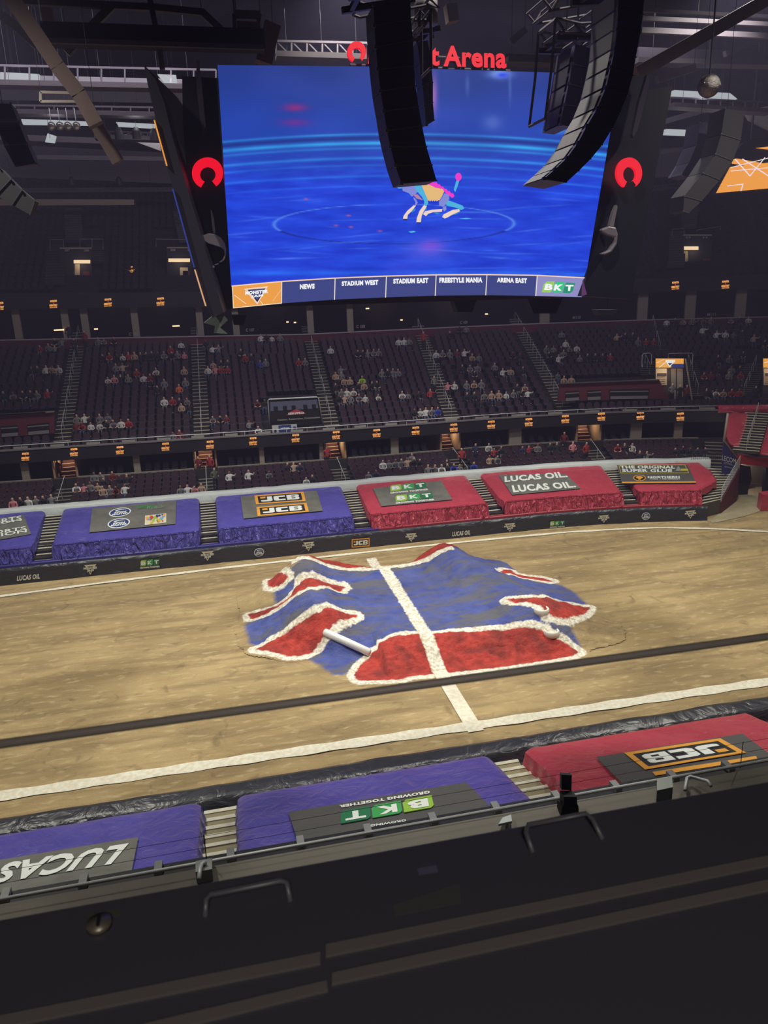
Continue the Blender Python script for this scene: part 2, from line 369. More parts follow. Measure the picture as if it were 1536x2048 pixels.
me = bpy.data.meshes.new('dirt_jump'); me.from_pydata([(Pf[q, 0], Pf[q, 1], Hr[q]) for q in used], [], [[remap[q] for q in f] for f in fc])
for nm, arr in (('sd_red', sr), ('sd_blue', sb), ('sd_line', sl), ('sd_rim', np.minimum(rim, 9)), ('sd_far', srf)):
    a = me.attributes.new(nm, 'FLOAT', 'POINT'); a.data.foreach_set('value', arr[used].astype(np.float32))
me.polygons.foreach_set('use_smooth', [True]*len(fc))
pm = bpy.data.materials.new('painted_dirt'); pm.use_nodes = True; nt = pm.node_tree; L = nt.links.new
c, nrm, noise, ramp, mix = dirt_nodes(nt)
def attr(n): a = N(nt, 'ShaderNodeAttribute', attribute_name=n); return a.outputs['Fac']
def math_(op, a, b):
    m = N(nt, 'ShaderNodeMath', operation=op)
    for i, q in enumerate((a, b)):
        if isinstance(q, (int, float)): m.inputs[i].default_value = q
        else: L(q, m.inputs[i])
    return m.outputs[0]
jit = math_('MULTIPLY', math_('SUBTRACT', noise(5, S1, 6), 0.5), 0.22)
def below(s, lim, soft=0.04, j=jit):        # 1 where s<lim
    r = N(nt, 'ShaderNodeMapRange'); L(math_('ADD', s, j), r.inputs[0]); r.inputs[1].default_value = lim+soft; r.inputs[2].default_value = lim-soft
    return r.outputs[0]
bluec = mix(ramp(noise(0.8, (0.5, 1.8, 1), 8, 1.0), 0.44, 0.62, (0, 0, 0, 1), (1, 1, 1, 1)), ramp(noise(1.6, S1), .3, .7, rgb((84, 96, 164)), rgb((64, 76, 146))), rgb((98, 98, 108)))
redc = mix(ramp(noise(0.9, S1, 7, .8), 0.45, 0.65, (0, 0, 0, 1), (.85, .85, .85, 1)), ramp(noise(4, S1), .35, .7, rgb((190, 66, 54)), rgb((162, 48, 42))), rgb((122, 46, 42)))
whc = ramp(noise(7, S1, 7), .40, .56, rgb((206, 196, 174)), rgb((242, 238, 226)))
c = mix(below(attr('sd_blue'), 0, .12), c, bluec)
c = mix(below(attr('sd_far'), 0), c, redc)
wm = math_('MAXIMUM', below(attr('sd_red'), .33), math_('MAXIMUM', below(attr('sd_line'), 0.0), below(attr('sd_rim'), 0)))
redin = math_('MULTIPLY', below(attr('sd_red'), 0.02), math_('SUBTRACT', 1.0, below(attr('sd_line'), 0.0)))
c = mix(wm, c, whc); c = mix(redin, c, redc)
pb = nt.nodes['Principled BSDF']; L(c, pb.inputs['Base Color']); L(nrm, pb.inputs['Normal']); pb.inputs['Roughness'].default_value = .9
me.materials.append(pm); jo = bpy.data.objects.new('dirt_jump', me); COL.objects.link(jo)
tag(jo, 'twin crested dirt jump painted blue and red with white outlines, mid floor', 'dirt jump')
# painted lines: far oval line and near line
LINEM = mat('chalk_line', (238, 234, 218), .9, noise=(6, (222, 214, 192), .12, (1, 1, 1)))
def strip(pts, w, name, label, zl=.022):
    mb = MB(); pts = np.array(pts); rows = [[], []]
    for i in range(len(pts)):
        t = pts[min(i+1, len(pts)-1)]-pts[max(i-1, 0)]; n = np.array([-t[1], t[0]])/np.linalg.norm(t[:2]); jw = .03*math.sin(i*7.3)
        rows[0].append((pts[i][0]-n[0]*w/2, pts[i][1]-n[1]*(w/2+jw), zl)); rows[1].append((pts[i][0]+n[0]*w/2, pts[i][1]+n[1]*(w/2+jw), zl))
    mb.grid(rows); o = mb.build(name, LINEM); tag(o, label, 'painted line'); return o
def dens(px, n=90):
    P = hit(px, hplane(0.0)); xs_ = np.linspace(P[0, 0], P[-1, 0], n); return np.stack([xs_, np.interp(xs_, P[:, 0], P[:, 1]), xs_*0], 1)
far_px = [(0, 1193), (220, 1164), (440, 1137), (640, 1115), (840, 1093), (1000, 1077), (1130, 1065), (1250, 1058), (1320, 1056), (1400, 1057), (1470, 1060), (1536, 1064)]
P = dens(far_px); P = np.concatenate([[P[0]+[-6, -.8, 0]], P, [P[-1]+[3, -1.9, 0]]])
strip(P, .30, 'painted_line', 'white chalk line on the dirt along the far kerb wall')
P = dens([(0, 1593), (384, 1535), (768, 1478), (960, 1450), (1250, 1406), (1536, 1364)]); P = np.concatenate([[P[0]-[8, 0, 0]], P, [P[-1]+[9, 0, 0]]])
strip(P, .55, 'painted_line', 'wide white chalk line on the dirt along the near wall')
strip([(0, y, 0) for y in np.linspace(23.7, 28.6, 14)], .6, 'painted_line', 'short white centre line between the jump and the near line', .032)
# white padded pole and white tyre edges
P1 = hit([(648, 1268)], fj)[0]; P2 = hit([(741, 1312)], fj)[0]
mb = MB(); P1[2] += .12; P2[2] += .16; d = P2-P1
mb.tube([P1+d*t for t in (0, .02, .5, .98, 1)], [.1, .17, .18, .17, .1], 14); o = mb.build('padded_pole', mat('white_pad', (238, 240, 240), .4), None, True)
tag(o, 'white padded pole lying across the gap between two red slopes', 'pole')
for px, lb in (((1083, 1219), 'white half buried tyre beside the red patch on the right slope'), ((1103, 1263), 'white half buried tyre at the top right corner of the large red face')):
    P = hit([px], fj)[0]; mb = MB(); R, r = .30, .07
    v = [(P[0]+(R+r*math.cos(b))*math.cos(a), P[1]+(R+r*math.cos(b))*math.sin(a), P[2]-.06+r*2.2*math.sin(b)) for a in np.linspace(0, 2*math.pi, 25)[:-1] for b in np.linspace(0, 2*math.pi, 9)[:-1]]
    mb.add(v, [(i*8+j, ((i+1) % 24)*8+j, ((i+1) % 24)*8+(j+1) % 8, i*8+(j+1) % 8) for i in range(24) for j in range(8)])
    tag(mb.build('half_buried_tyre', mat('white_tyre_paint', (226, 224, 216), .6), None, True), lb, 'tyre')

# ================================================================ far stand: levels
TZ0, TZ1, TD0, TD1 = 1.93, 2.78, .62, 5.2
def tarp_z(s, d): return TZ0+(TZ1-TZ0)*(d-TD0)/(TD1-TD0)+.003*np.sin((d-TD0)*7.85)
LD0, LP, LZ0, LR = 6.25, .78, 2.15, .14          # lower rows
def low_z(s, d): return LZ0+LR/LP*(np.minimum(d, 9.6)-LD0)
MD0, MP, MZ0, MR, MN = 10.9, .86, 5.02, .352, 17  # main bowl
def main_z(s, d): return MZ0+MR/MP*(d-MD0)
AIS = [-28.6, -19.0, -9.45, 0.05, 9.0, 18.3]
SM = list(np.arange(-36, 12, 2.0))+list(np.arange(12, 44, 1.0))
def sweep(mb, prof, ss, mi=0):
    mb.grid([[W(s, d, z) for s in ss] for d, z in prof], mi)
def slab(mb, d0, d1, z0, z1, s0, s1, mi=0, step=1.5):
    n = max(1, int(abs(s1-s0)/step)); ss = np.linspace(s0, s1, n+1)
    for a, b in zip(ss[:-1], ss[1:]):
        mb.hexa([W(a, d0, z0), W(b, d0, z0), W(b, d1, z0), W(a, d1, z0), W(a, d0, z1), W(b, d0, z1), W(b, d1, z1), W(a, d1, z1)], mi)
# stepped concrete of the far stand
LS = [s for s in SM if s <= 26]+[26.9]
mb = MB(); prof = [(.35, 1.02)]
for k in range(7): prof += [(.6+k*.66, 1.02+k*.19), (.6+k*.66, 1.02+(k+1)*.19)]
prof += [(5.3, 2.35), (5.4, 2.0), (5.85, 2.0)]
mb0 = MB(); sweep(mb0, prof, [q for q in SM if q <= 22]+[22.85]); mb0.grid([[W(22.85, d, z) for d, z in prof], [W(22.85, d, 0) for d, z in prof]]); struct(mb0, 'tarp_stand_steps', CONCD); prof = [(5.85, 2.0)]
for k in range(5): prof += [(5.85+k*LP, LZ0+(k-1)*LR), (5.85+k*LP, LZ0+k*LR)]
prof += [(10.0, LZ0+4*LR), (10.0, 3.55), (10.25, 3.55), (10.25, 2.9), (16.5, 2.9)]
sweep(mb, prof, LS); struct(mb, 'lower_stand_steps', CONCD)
mb = MB(); prof = [(16.4, 2.9), (16.4, 4.8), (10.7, 4.8)]; sweep(mb, prof, SM)
struct(mb, 'wall_suite_back', mat('suite_wall', (66, 52, 52), .8))
mb = MB(); prof = [(10.55, 4.8), (10.55, MZ0)]
for k in range(MN+1): prof += [(10.55+k*MP, MZ0+k*MR-(MR if k else 0)), (10.55+k*MP, MZ0+k*MR)]
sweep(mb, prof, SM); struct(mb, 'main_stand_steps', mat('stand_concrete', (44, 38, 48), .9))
DT = 10.55+(MN+1)*MP-.6; ZT = MZ0+MN*MR
mb = MB(); sweep(mb, [(DT-.3, ZT), (DT, ZT), (DT, ZT+.72)], SM); struct(mb, 'wall_concourse', MARWALL)
mb = MB(); sweep(mb, [(DT-.04, ZT+.72), (DT-.04, ZT+.80), (DT+.3, ZT+.80)], SM); struct(mb, 'trim_1', mat('pale_ledge_trim', (176, 170, 184), .6))
mb = MB(); sweep(mb, [(DT+.3, ZT+.6), (DT+1.2, ZT+.2), (DT+5, ZT+.2), (DT+5, 14.4)], SM); struct(mb, 'wall_upper_suite', mat('upper_suite_wall', (58, 48, 52), .8))
UB, UT = 14.25, 15.5
mb = MB(); prof = [(DT+5, UB), (DT-.2, UB)]; sweep(mb, prof, SM); struct(mb, 'upper_suite_soffit', DARK)
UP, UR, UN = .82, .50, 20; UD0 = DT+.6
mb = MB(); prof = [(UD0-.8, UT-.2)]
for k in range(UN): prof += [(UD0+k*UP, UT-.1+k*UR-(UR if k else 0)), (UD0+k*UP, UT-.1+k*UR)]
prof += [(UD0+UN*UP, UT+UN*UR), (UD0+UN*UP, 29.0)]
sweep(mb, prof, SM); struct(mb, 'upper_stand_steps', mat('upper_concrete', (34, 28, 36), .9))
def up_z(s, d): return UT-.1+UR/UP*(d-UD0)
# white strip cover
mb = MB(); rows = []
ss = np.arange(-32, 25.01, .35)
for d, z in ((5.15, 2.35), (5.2, 2.86), (5.35, 2.97), (5.75, 3.0), (5.85, 2.9), (5.9, 2.4)):
    rows.append([W(s, d+.03*mnoise.noise(Vector((s*1.1, d, z))), z+.05*mnoise.noise(Vector((s*.8, d*2, 1)))) for s in ss])
mb.grid(rows); tag(mb.build('cover_sheet', WSHEET, None, True), 'long white plastic cover sheet over the rail between tarps and far seats', 'cover')
# kerb wall wrapped in black, blue and red
mb = MB(); ss = np.arange(-32, 23.45, .3)
rows = [[W(s, d+.02*mnoise.noise(Vector((s, z*2, 5))), z) for s in ss] for d, z in ((-.06, 0), (.0, .3), (.02, .7), (.04, .93), (.18, .96), (.3, .94), (.3, 0))]
mb.grid(rows); kerb = mb.build('kerb_wall', BLACKP, None, True); tag(kerb, 'black wrapped kerb wall with sponsor marks along the far dirt edge', 'barrier')
mb = MB(); mb.prism([rows[i][-1] for i in range(7)], (.02, 0, 0)); mb.build('end_cap', BLACKP, kerb)
fk = dwall(-.03)
for a, b, m, lb in ((-32, 1.05, mat('blue_ledge_wrap', (48, 44, 130), .4), 'dark blue wrapped ledge strip above the far kerb wall, left half'), (1.05, 22.9, mat('red_ledge_wrap', (160, 36, 54), .4), 'red wrapped ledge strip above the far kerb wall, right half')):
    mb = MB(); ss = np.linspace(a, b, 60); mb.grid([[W(s, d, z) for s in ss] for d, z in ((.20, .95), (.21, 1.06), (.25, 1.11), (.5, 1.11))])
    tag(mb.build('ledge_strip', m), lb, 'ledge strip')

# ---- tarps over the folded lower seats
def tarp(s0, s1, m, m2, label, round_right=False, seed=0):
    root = empty('seat_tarp', W((s0+s1)/2, .6, 1.05), label, 'tarp')
    n = 110; us = np.linspace(0, 1, n)
    prof = [(.60, 1.93), (.66, 1.95)]+[(TD0+.1+(TD1-TD0-.1)*i/26, None) for i in range(27)]
    rows = []
    for d, z in prof:
        r = []
        for u in us:
            a, b = s0, s1
            if round_right: b = s1-1.5*(1-sm(.6, 2.6, d))-.3*sm(3.8, 5.2, d)
            s = a+(b-a)*u; zz = float(tarp_z(s, d)) if z is None else z
            e = min(u, 1-u)*(b-a)
            zz += -.012*(1+math.sin((d-TD0)*7.85))-.022*abs(mnoise.noise(Vector((s*1.5, d*1.5, seed))))-.03*abs(mnoise.noise(Vector((s*.5, d*.5, seed+9))))-.10*max(0, 1-e/.25)**2
            r.append(W(s, d, zz-.015))
        rows.append(r)
    sides = []
    for k in (0, -1):
        col = [r[k] for r in rows]; out = -1 if k == 0 else 1
        low = [q+np.array([out*(.07+.04*math.sin(i*1.9)), 0, -.42-.08*math.sin(i*1.3)]) for i, q in enumerate(col)]; sides.append((col, low))
    mb = MB(); mb.grid(rows)
    for col, low in sides: mb.grid([col, low])
    mb.build('tarp_top', m, root, True)
    # front skirt with vertical folds
    n2 = 240; rr = []
    for j in range(11):
        t = j/10; r = []
        for i in range(n2):
            u = i/(n2-1); b = s1-1.5 if round_right else s1; s = s0+(b-s0)*u
            fo = (.10*abs(mnoise.noise(Vector((s*2.2, seed, 0))))+.05*abs(mnoise.noise(Vector((s*6, seed, 3)))))*(.25+t)
            hem = .10*mnoise.noise(Vector((s*1.3, 7, seed)))*t
            r.append(W(s, .66-.40*t-.8*fo*(1 if t > 0 else 0), 1.94-.87*t+hem*.5))
        rr.append(r)
    mb = MB(); mb.grid(rr)
    for k, o_ in ((0, 1), (-1, -1)): mb.grid([[q[k] for q in rr], [q[k]+np.array([0, .55, .02]) for q in rr]])
    mb.build('front_skirt', m2, root, True)
    return root
g = .56
T1 = tarp(-29.5, -19.0-g, BLUE, BLUE2, 'blue plastic tarp at the far left, lettered in white, cut by the photo edge', seed=1)
T2 = tarp(-19.0+g, -9.45-g, BLUE, BLUE2, 'blue plastic tarp with two oval badges and a small colourful picture', seed=2)
T3 = tarp(-9.45+g, .05-g, BLUE, BLUE2, 'blue plastic tarp with a doubled orange framed JCB mark, far stand', seed=3)
T4 = tarp(.05+g, 9.0-g, RED, RED2, 'red plastic tarp with green BKT tiles printed twice, far stand', seed=4)
T5 = tarp(9.0+g, 18.3-g, RED, RED2, 'red plastic tarp with LUCAS OIL printed twice in white', seed=5)
T6 = tarp(18.3+g, 24.4, RED, RED2, 'red plastic tarp with the super glue and tool banner, rounded right end', True, seed=6)
ft = curved(tarp_z)
def banner(quad, parent, m=BANNER, label=None, lift=.028, n=(40, 14), name='banner_panel'):
    D = Dec(quad, ft, lift=lift); D.rect(0, 0, 1, 1, m, name=name, n=n); D.build(parent); return Dec(quad, ft, lift=lift+.025)
def z5(L): return [(x/3.84, 860+y/3.84) for x, y in L]
def z6(L): return [(380+x/3.84, 840+y/3.84) for x, y in L]
def z7(L): return [(760+x/3.84, 820+y/3.84) for x, y in L]
def z8(L): return [(1136+x/3.84, 820+y/3.84) for x, y in L]
def z9(L): return [(160+x/6.98, 980+y/6.98) for x, y in L]
def z10(L): return [(1190+x/7.31, 910+y/7.31) for x, y in L]
# logos
def bkt(D, a, b, c, d, sub=True, upright=True):
    w = (c-a)/3
    for i, (m, ch) in enumerate(((LIME, 'B'), (GREEN, 'K'), (DGREEN, 'T'))):
        x0 = a+i*w; g_ = w*.04; k = w*.16
        y0 = b+(d-b)*(.28 if sub else 0)
        D.poly([(x0+g_, y0), (x0+w-g_-k, y0), (x0+w-g_, y0+(d-y0)*.25), (x0+w-g_, d), (x0+g_+k, d), (x0+g_, d-(d-y0)*.25)], m, 0, 'logo_tile')
        D.text(ch, x0+w*.16, y0+(d-y0)*.2, x0+w*.84, d-(d-y0)*.2, WHITE, .012, .045)
    if sub: D.text('GROWING TOGETHER', a, b, c, b+(d-b)*.2, WHITE, .004, .05)
def jcb(D, a, b, c, d):
    w = (c-a)*.06; h = (d-b)*.13
    D.frame(a, b, c, d, w, h, ORANGE, .004, 'logo_frame')
    D.rect(a+w, b+h, c-w, d-h, BLACK, .002, 'logo_field'); X0, Y0, X1, Y1 = a+w*1.9, b+h*1.9, c-w*1.9, d-h*1.9; T_ = lambda L: [(X0+(X1-X0)*p, Y0+(Y1-Y0)*q) for p, q in L]
    D.poly(T_([(.0, .08), (.05, 0), (.24, 0), (.30, .12), (.30, 1), (.17, 1), (.17, .3), (.0, .3)]), WHITE, .012, 'lettering')
    D.poly(T_([(.40, 0), (.64, 0), (.64, .28), (.47, .28), (.47, .72), (.64, .72), (.64, 1), (.40, 1), (.34, .88), (.34, .12)]), WHITE, .012, 'lettering')
    D.poly(T_([(.68, 0), (.95, 0), (1, .10), (1, .42), (.96, .5), (1, .58), (1, .9), (.95, 1), (.68, 1)]), WHITE, .012, 'lettering')
    for q_ in (.22, .62): D.poly(T_([(.80, q_), (.90, q_), (.90, q_+.16), (.80, q_+.16)]), BLACK, .022, 'letter_counter')
    D.rect(a+w*1.8, d-h*3.2, a+w*3.6, d-h*1.8, ORANGE, .012, 'logo_frame', (1, 1))
def spin(D, cx, cy, rx, ry):
    D.ell(cx, cy, rx, ry, WHITE, 0, 'badge_ring'); D.ell(cx, cy, rx*.88, ry*.84, NAVY, .006, 'badge_field')
    D.ell(cx+rx*.05, cy+ry*.42, rx*.5, ry*.2, WHITE, .010, 'badge_swirl'); D.ell(cx+rx*.2, cy+ry*.34, rx*.42, ry*.13, NAVY, .013, 'badge_field')
    D.text('SPIN', cx-rx*.55, cy-ry*.18, cx+rx*.6, cy+ry*.16, WHITE, .014, .06, .2); D.text('MASTER', cx-rx*.72, cy-ry*.55, cx+rx*.72, cy-ry*.2, WHITE, .014, .06, .2)
def mjam(D, a, b, c, d):
    m = (a+c)/2; w = c-a; h = d-b
    D.poly([(m, b), (c-w*.14, b+h*.86), (c-w*.05, d), (a+w*.05, d), (a+w*.14, b+h*.86)], CREAM, 0, 'logo_triangle')
    D.poly([(m, b+h*.17), (c-w*.27, b+h*.84), (a+w*.27, b+h*.84)], NAVY if D.l > 9 else BLACK, .008, 'logo_triangle')
    D.text('MONSTER', a, b+h*.56, c, b+h*.80, WHITE, .018, .03); D.text('JAM', a+w*.25, b+h*.30, c-w*.25, b+h*.53, WHITE, .018, .05)
D = banner(z5([(-330, 905), (240, 802), (182, 655), (-350, 730)]), T1)
Dx = lambda q: Dec(q, ft, lift=.055)
D = Dx(z5([(-160, 755), (165, 698), (165, 662), (-160, 722)])); D.text('SPORTS', 0, 0, 1, 1, WHITE, bold=.02); D.build(T1)
D = Dx(z5([(-235, 770), (168, 703), (168, 690), (-235, 745)])); D.text('MISSION', 0, 0, 1, 1, WHITE, bold=.02); D.build(T1)
D = Dx(z5([(-150, 825), (200, 772), (200, 745), (-150, 800)])); D.text('SPORTS', 0, 0, 1, 1, WHITE, bold=.02); D.build(T1)
D = Dx(z5([(-215, 862), (207, 792), (207, 768), (-215, 835)])); D.text('MISSION', 0, 0, 1, 1, WHITE, bold=.02); D.build(T1)
banner(z9([(130, 598), (1335, 478), (1345, 150), (172, 262)]), T2)
D = Dx(z9([(380, 560), (700, 520), (715, 235), (390, 275)])); spin(D, .5, .23, .49, .24); spin(D, .53, .76, .48, .22); D.build(T2)
D = Dx(z9([(800, 300), (1190, 262), (1190, 185), (800, 225)])); D.text('Kinetic Sand', .02, .35, .6, 1, GREEN, bold=.01); D.text('Rubik', .35, .05, .98, .6, mat('pale_green_print', (120, 160, 130), .6), bold=.0); D.build(T2)
D = Dx(z9([(905, 502), (1205, 465), (1205, 335), (910, 370)])); D.rect(0, 0, 1, 1, CREAM, 0, 'picture_field')
cp = [PRED, ORANGE, YELLOW, LIME, NAVY, mat('sky_print', (130, 170, 210), .6)]
random.seed(3)
for i in range(26):
    x, y, r = random.uniform(.06, .94), random.uniform(.12, .88), random.uniform(.04, .1); D.ell(x, y, r*.9, r*1.9, cp[i % 6], .004+i*.0008, 'picture_blob', n=8)
D.build(T2)
banner(z6([(412, 760), (1020, 700), (975, 545), (388, 590)]), T3)
for q in (z6([(508, 655), (890, 628), (872, 556), (494, 586)]), z6([(520, 745), (914, 710), (895, 642), (510, 675)])):
    D = Dx(q); jcb(D, 0, 0, 1, 1); D.build(T3)
banner([z7([(10, 742)])[0], z7([(556, 690)])[0], z7([(470, 545)])[0], z6([(1405, 528)])[0]], T4)
for q in (z7([(80, 650), (372, 622), (350, 556), (72, 585)]), z7([(122, 728), (420, 700), (400, 635), (112, 662)])):
    D = Dx(q); bkt(D, 0, 0, 1, 1); D.build(T4)
banner([z7([(1015, 655)])[0], z8([(98, 605)])[0], z8([(-20, 492)])[0], z7([(908, 500)])[0]], T5)
D = Dx(z7([(958, 560), (1445, 522), (1420, 478), (955, 516)])); D.text('LUCAS OIL.', 0, 0, 1, 1, WHITE, bold=.045); D.build(T5)
D = Dx([z7([(1024, 640)])[0], z7([(1510, 600)])[0], z7([(1480, 555)])[0], z7([(1010, 585)])[0]]); D.text('LUCAS OIL.', 0, 0, 1, 1, WHITE, bold=.045); D.build(T5)
banner(z10([(395, 425), (1480, 418), (1350, 150), (320, 150)]), T6, BANNERD)
D = Dx(z10([(395, 425), (1480, 418), (1350, 150), (320, 150)])); D.rect(.0, 0.01, 1, .08, ORANGE, 0, 'orange_edge', (20, 1)); D.frame(.02, .53, .965, .99, .008, .025, YELLOW, 0, 'yellow_frame')
D.build(T6)
D = Dx(z10([(385, 262), (1150, 262), (1150, 165), (360, 165)])); D.text('THE ORIGINAL', .0, .52, 1.02, 1, WHITE, bold=.045); D.text('SUPER GLUE', .02, 0, .97, .46, WHITE, bold=.045); D.build(T6)
D = Dx(z10([(1170, 262), (1370, 262), (1350, 160), (1160, 160)])); D.poly([(.05, .2), (.3, .95), (.5, .2)], GREYBOX, 0, 'tube_print'); D.rect(.45, .2, .98, .48, YELLOW, .004, 'tube_print'); D.build(T6)
D = Dx(z10([(560, 392), (745, 392), (742, 300), (556, 300)])); D.ell(.5, .5, .5, .5, ORANGE, 0, 'badge_ring'); D.ell(.5, .5, .43, .4, BLACK, .004, 'badge_field'); D.ell(.5, .58, .28, .2, ORANGE, .008, 'badge_ring'); D.rect(.4, .2, .6, .5, ORANGE, .008, 'badge_ring'); D.build(T6)
D = Dx(z10([(775, 372), (1245, 372), (1235, 318), (768, 322)])); D.text('NORTHERN', 0, .42, 1, 1, WHITE, bold=.045); D.text('TOOL + EQUIPMENT', .04, 0, 1, .34, WHITE, bold=.05); D.build(T6)
# marks on the kerb wall
DK = lambda q: Dec(q, fk, up=(0, -1, 0), lift=.05)
def kq(cx, cy, w, h, slope): return [(cx-w/2, cy+h/2-slope*w/2), (cx+w/2, cy+h/2+slope*w/2), (cx+w/2, cy-h/2+slope*w/2), (cx-w/2, cy-h/2-slope*w/2)]
for cx, cy, w, h in ((57, 1154, 46, 10), (922, 1066, 36, 9)):
    D = DK(kq(cx, cy, w, h, -.1)); D.text('LUCAS OIL', 0, 0, 1, 1, WHITE, bold=.04, shear=.15); D.build(kerb)
for cx, cy, w, h in ((181, 1139, 27, 20), (415, 1112, 26, 19), (617, 1093, 24, 18), (822, 1075, 23, 17), (1019, 1055, 23, 17), (1207, 1038, 22, 15), (1380, 1029, 23, 16)):
    D = DK(kq(cx, cy, w, h, -.08)); mjam(D, 0, 0, 1, 1); D.build(kerb)
for cx, cy, w, h in ((300, 1127, 39, 17), (1114, 1048, 30, 13)):
    D = DK(kq(cx, cy, w, h, -.08)); bkt(D, 0, 0, 1, 1); D.build(kerb)
for cx, cy, w, h in ((518, 1104, 20, 17), (1291, 1032, 17, 15)):
    D = DK(kq(cx, cy, w, h, -.08)); spin(D, .5, .5, .5, .5); D.build(kerb)
D = DK(kq(721, 1085, 36, 17, -.08)); jcb(D, 0, 0, 1, 1); D.build(kerb)

# ---- stairs
def flight(a, b, w, n, label, rail=True, treadm=TREAD, riserm=RISER, name='aisle_stairs', group=None, railh=.85, nrail=3, sides=False, nose=.5, parent=None):
    """straight flight from foot a to head b (world points), n steps"""
    a = np.array(a, float); b = np.array(b, float); t = b-a; hz = np.array([t[0], t[1], 0]); Lh = np.linalg.norm(hz); u = hz/Lh; v = np.array([u[1], -u[0], 0])
    root = empty(name, a, label, 'stairs', group); mt = MB(); mr = MB()
    for i in range(n):
        p = a+hz*i/n; z = a[2]+t[2]*(i+1)/n; z0 = a[2]+t[2]*i/n; q = a+hz*(i+1)/n
        def P(base, zz, sgn, off=0): r = base+v*sgn*w/2+u*off; return (r[0], r[1], zz)
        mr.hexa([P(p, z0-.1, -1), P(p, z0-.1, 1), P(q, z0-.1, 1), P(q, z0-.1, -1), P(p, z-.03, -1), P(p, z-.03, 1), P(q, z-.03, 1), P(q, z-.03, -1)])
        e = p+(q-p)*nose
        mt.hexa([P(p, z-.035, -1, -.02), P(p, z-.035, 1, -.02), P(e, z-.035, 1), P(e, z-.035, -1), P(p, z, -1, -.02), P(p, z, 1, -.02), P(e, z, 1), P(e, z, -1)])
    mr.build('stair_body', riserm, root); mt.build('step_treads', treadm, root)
    if rail:
        for k in range(nrail):
            f0 = (k+.12)/nrail; f1 = (k+.88)/nrail; p = a+t*f0; q = a+t*f1; up = np.array([0, 0, railh]); m = MB()
            m.tube([p, p+up, q+up, q], .022, 6); m.tube([(p+q)/2, (p+q)/2+up], .018, 6); m.build('handrail', STEEL, root)
    return root
nm = ['between lettered and badge tarps', 'between badge and JCB tarps', 'between blue and red tarps', 'between BKT and LUCAS OIL tarps', 'between LUCAS OIL and super glue tarps']
for i, s in enumerate(AIS[1:]):
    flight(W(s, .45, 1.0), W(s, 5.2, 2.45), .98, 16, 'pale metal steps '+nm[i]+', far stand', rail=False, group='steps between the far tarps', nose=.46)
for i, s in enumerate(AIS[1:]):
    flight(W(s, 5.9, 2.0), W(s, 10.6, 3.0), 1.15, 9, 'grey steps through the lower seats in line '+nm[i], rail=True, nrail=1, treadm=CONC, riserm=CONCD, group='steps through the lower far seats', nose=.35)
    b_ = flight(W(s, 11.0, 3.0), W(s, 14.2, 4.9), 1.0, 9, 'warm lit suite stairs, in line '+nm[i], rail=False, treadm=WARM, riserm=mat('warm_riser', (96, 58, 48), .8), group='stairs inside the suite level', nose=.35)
    lamp('POINT', 'stairwell_light', W(s, 12.0, 4.6), 38, (1, .8, .58), shadow_soft_size=.2)
    mb = MB()
    for sg, m_ in ((-1, 0), (1, 0)): slab(mb, 10.6, 14.5, 2.9, 4.8, s+sg*.75-.06, s+sg*.75+.06)
    struct(mb, 'wall_stairwell', WARM)
fm = curved(main_z)
mains = [((-28.6, 10.6), (-28.6, 25.6)), ((125, 888), (160, 665)), ((405, 884), (394, 655)), ((664, 856), (614, 652)), ((905, 842), (835, 652)), ((1128, 818), (1028, 638))]
mlab = ['', 'leftmost flight', 'second flight from left', 'third flight from left', 'fourth flight from left', 'rightmost flight, beside the press box']
MAIS = []
for i, (p, q) in enumerate(mains):
    if i == 0: A_, B_ = W(-28.6, 10.6, main_z(0, 10.6)), W(-28.6, 25.6, main_z(0, 25.6))
    else: A_, B_ = hit([p], fm)[0], hit([q], fm)[0]
    A_[2] += .02; B_[2] += .02; sA, dA = inv(A_[None]); sB, dB = inv(B_[None]); MAIS.append((sA[0], dA[0], sB[0], dB[0]))
    if i: flight(A_, B_, 1.15, 34, 'long main stand stairs, '+mlab[i], treadm=TREAD2, riserm=mat('dark_stair', (50, 46, 50), .8), nrail=5, group='main stand stairs', nose=.4)
# ================================================================ seats
def seat_geo():
    b = MB()                                  # backrest, rounded top, faces -Y
    pts = [(-.23, .42), (.23, .42), (.235, .70), (.20, .80), (.12, .86), (0, .88), (-.12, .86), (-.20, .80), (-.235, .70)]
    b.prism([(x, .16+.10*(z-.42), z) for x, z in pts], (0, .055, 0))
    p = MB(); p.hexa([(-.22, -.24, .38), (.22, -.24, .38), (.22, .17, .36), (-.22, .17, .36), (-.22, -.24, .45), (.22, -.24, .45), (.22, .17, .43), (-.22, .17, .43)])
    for x in (-.25, .25): p.box((x, .0, .5), (.04, .34, .05))
    p.box((0, .12, .18), (.10, .08, .40)); return b, p
sb_, sp_ = seat_geo()
ME_B = sb_.mesh('seat_backrest', SEATB); ME_P = sp_.mesh('seat_pan', SEATP)
def aisle_s(d):
    r = []
    for (s0, d0, s1, d1) in MAIS: r.append(s0+(s1-s0)*(d-d0)/(d1-d0))
    return r
ordn = ['front', 'second', 'third', 'fourth', 'last']
secn = ['above the lettered blue tarp', 'above the badge tarp', 'above the blue JCB tarp', 'above the BKT tarp', 'above the LUCAS OIL tarp', 'above the super glue tarp']
low = []
for k in range(5):
    d = LD0+.25+k*LP; edges = [-31.0]+[s for s in AIS[1:]]+[24.5]
    for j in range(len(edges)-1):
        a = edges[j]+(.72 if j else 0); b = edges[j+1]-(.72 if j < 5 else 0); sc_ = (RC+d)/RC if a > XC else 1; n = int((b-a)*sc_/.555)
        for i in range(n):
            s = a+(b-a)*(i+.5)/n; low.append((s, d, LZ0+k*LR, k, j))
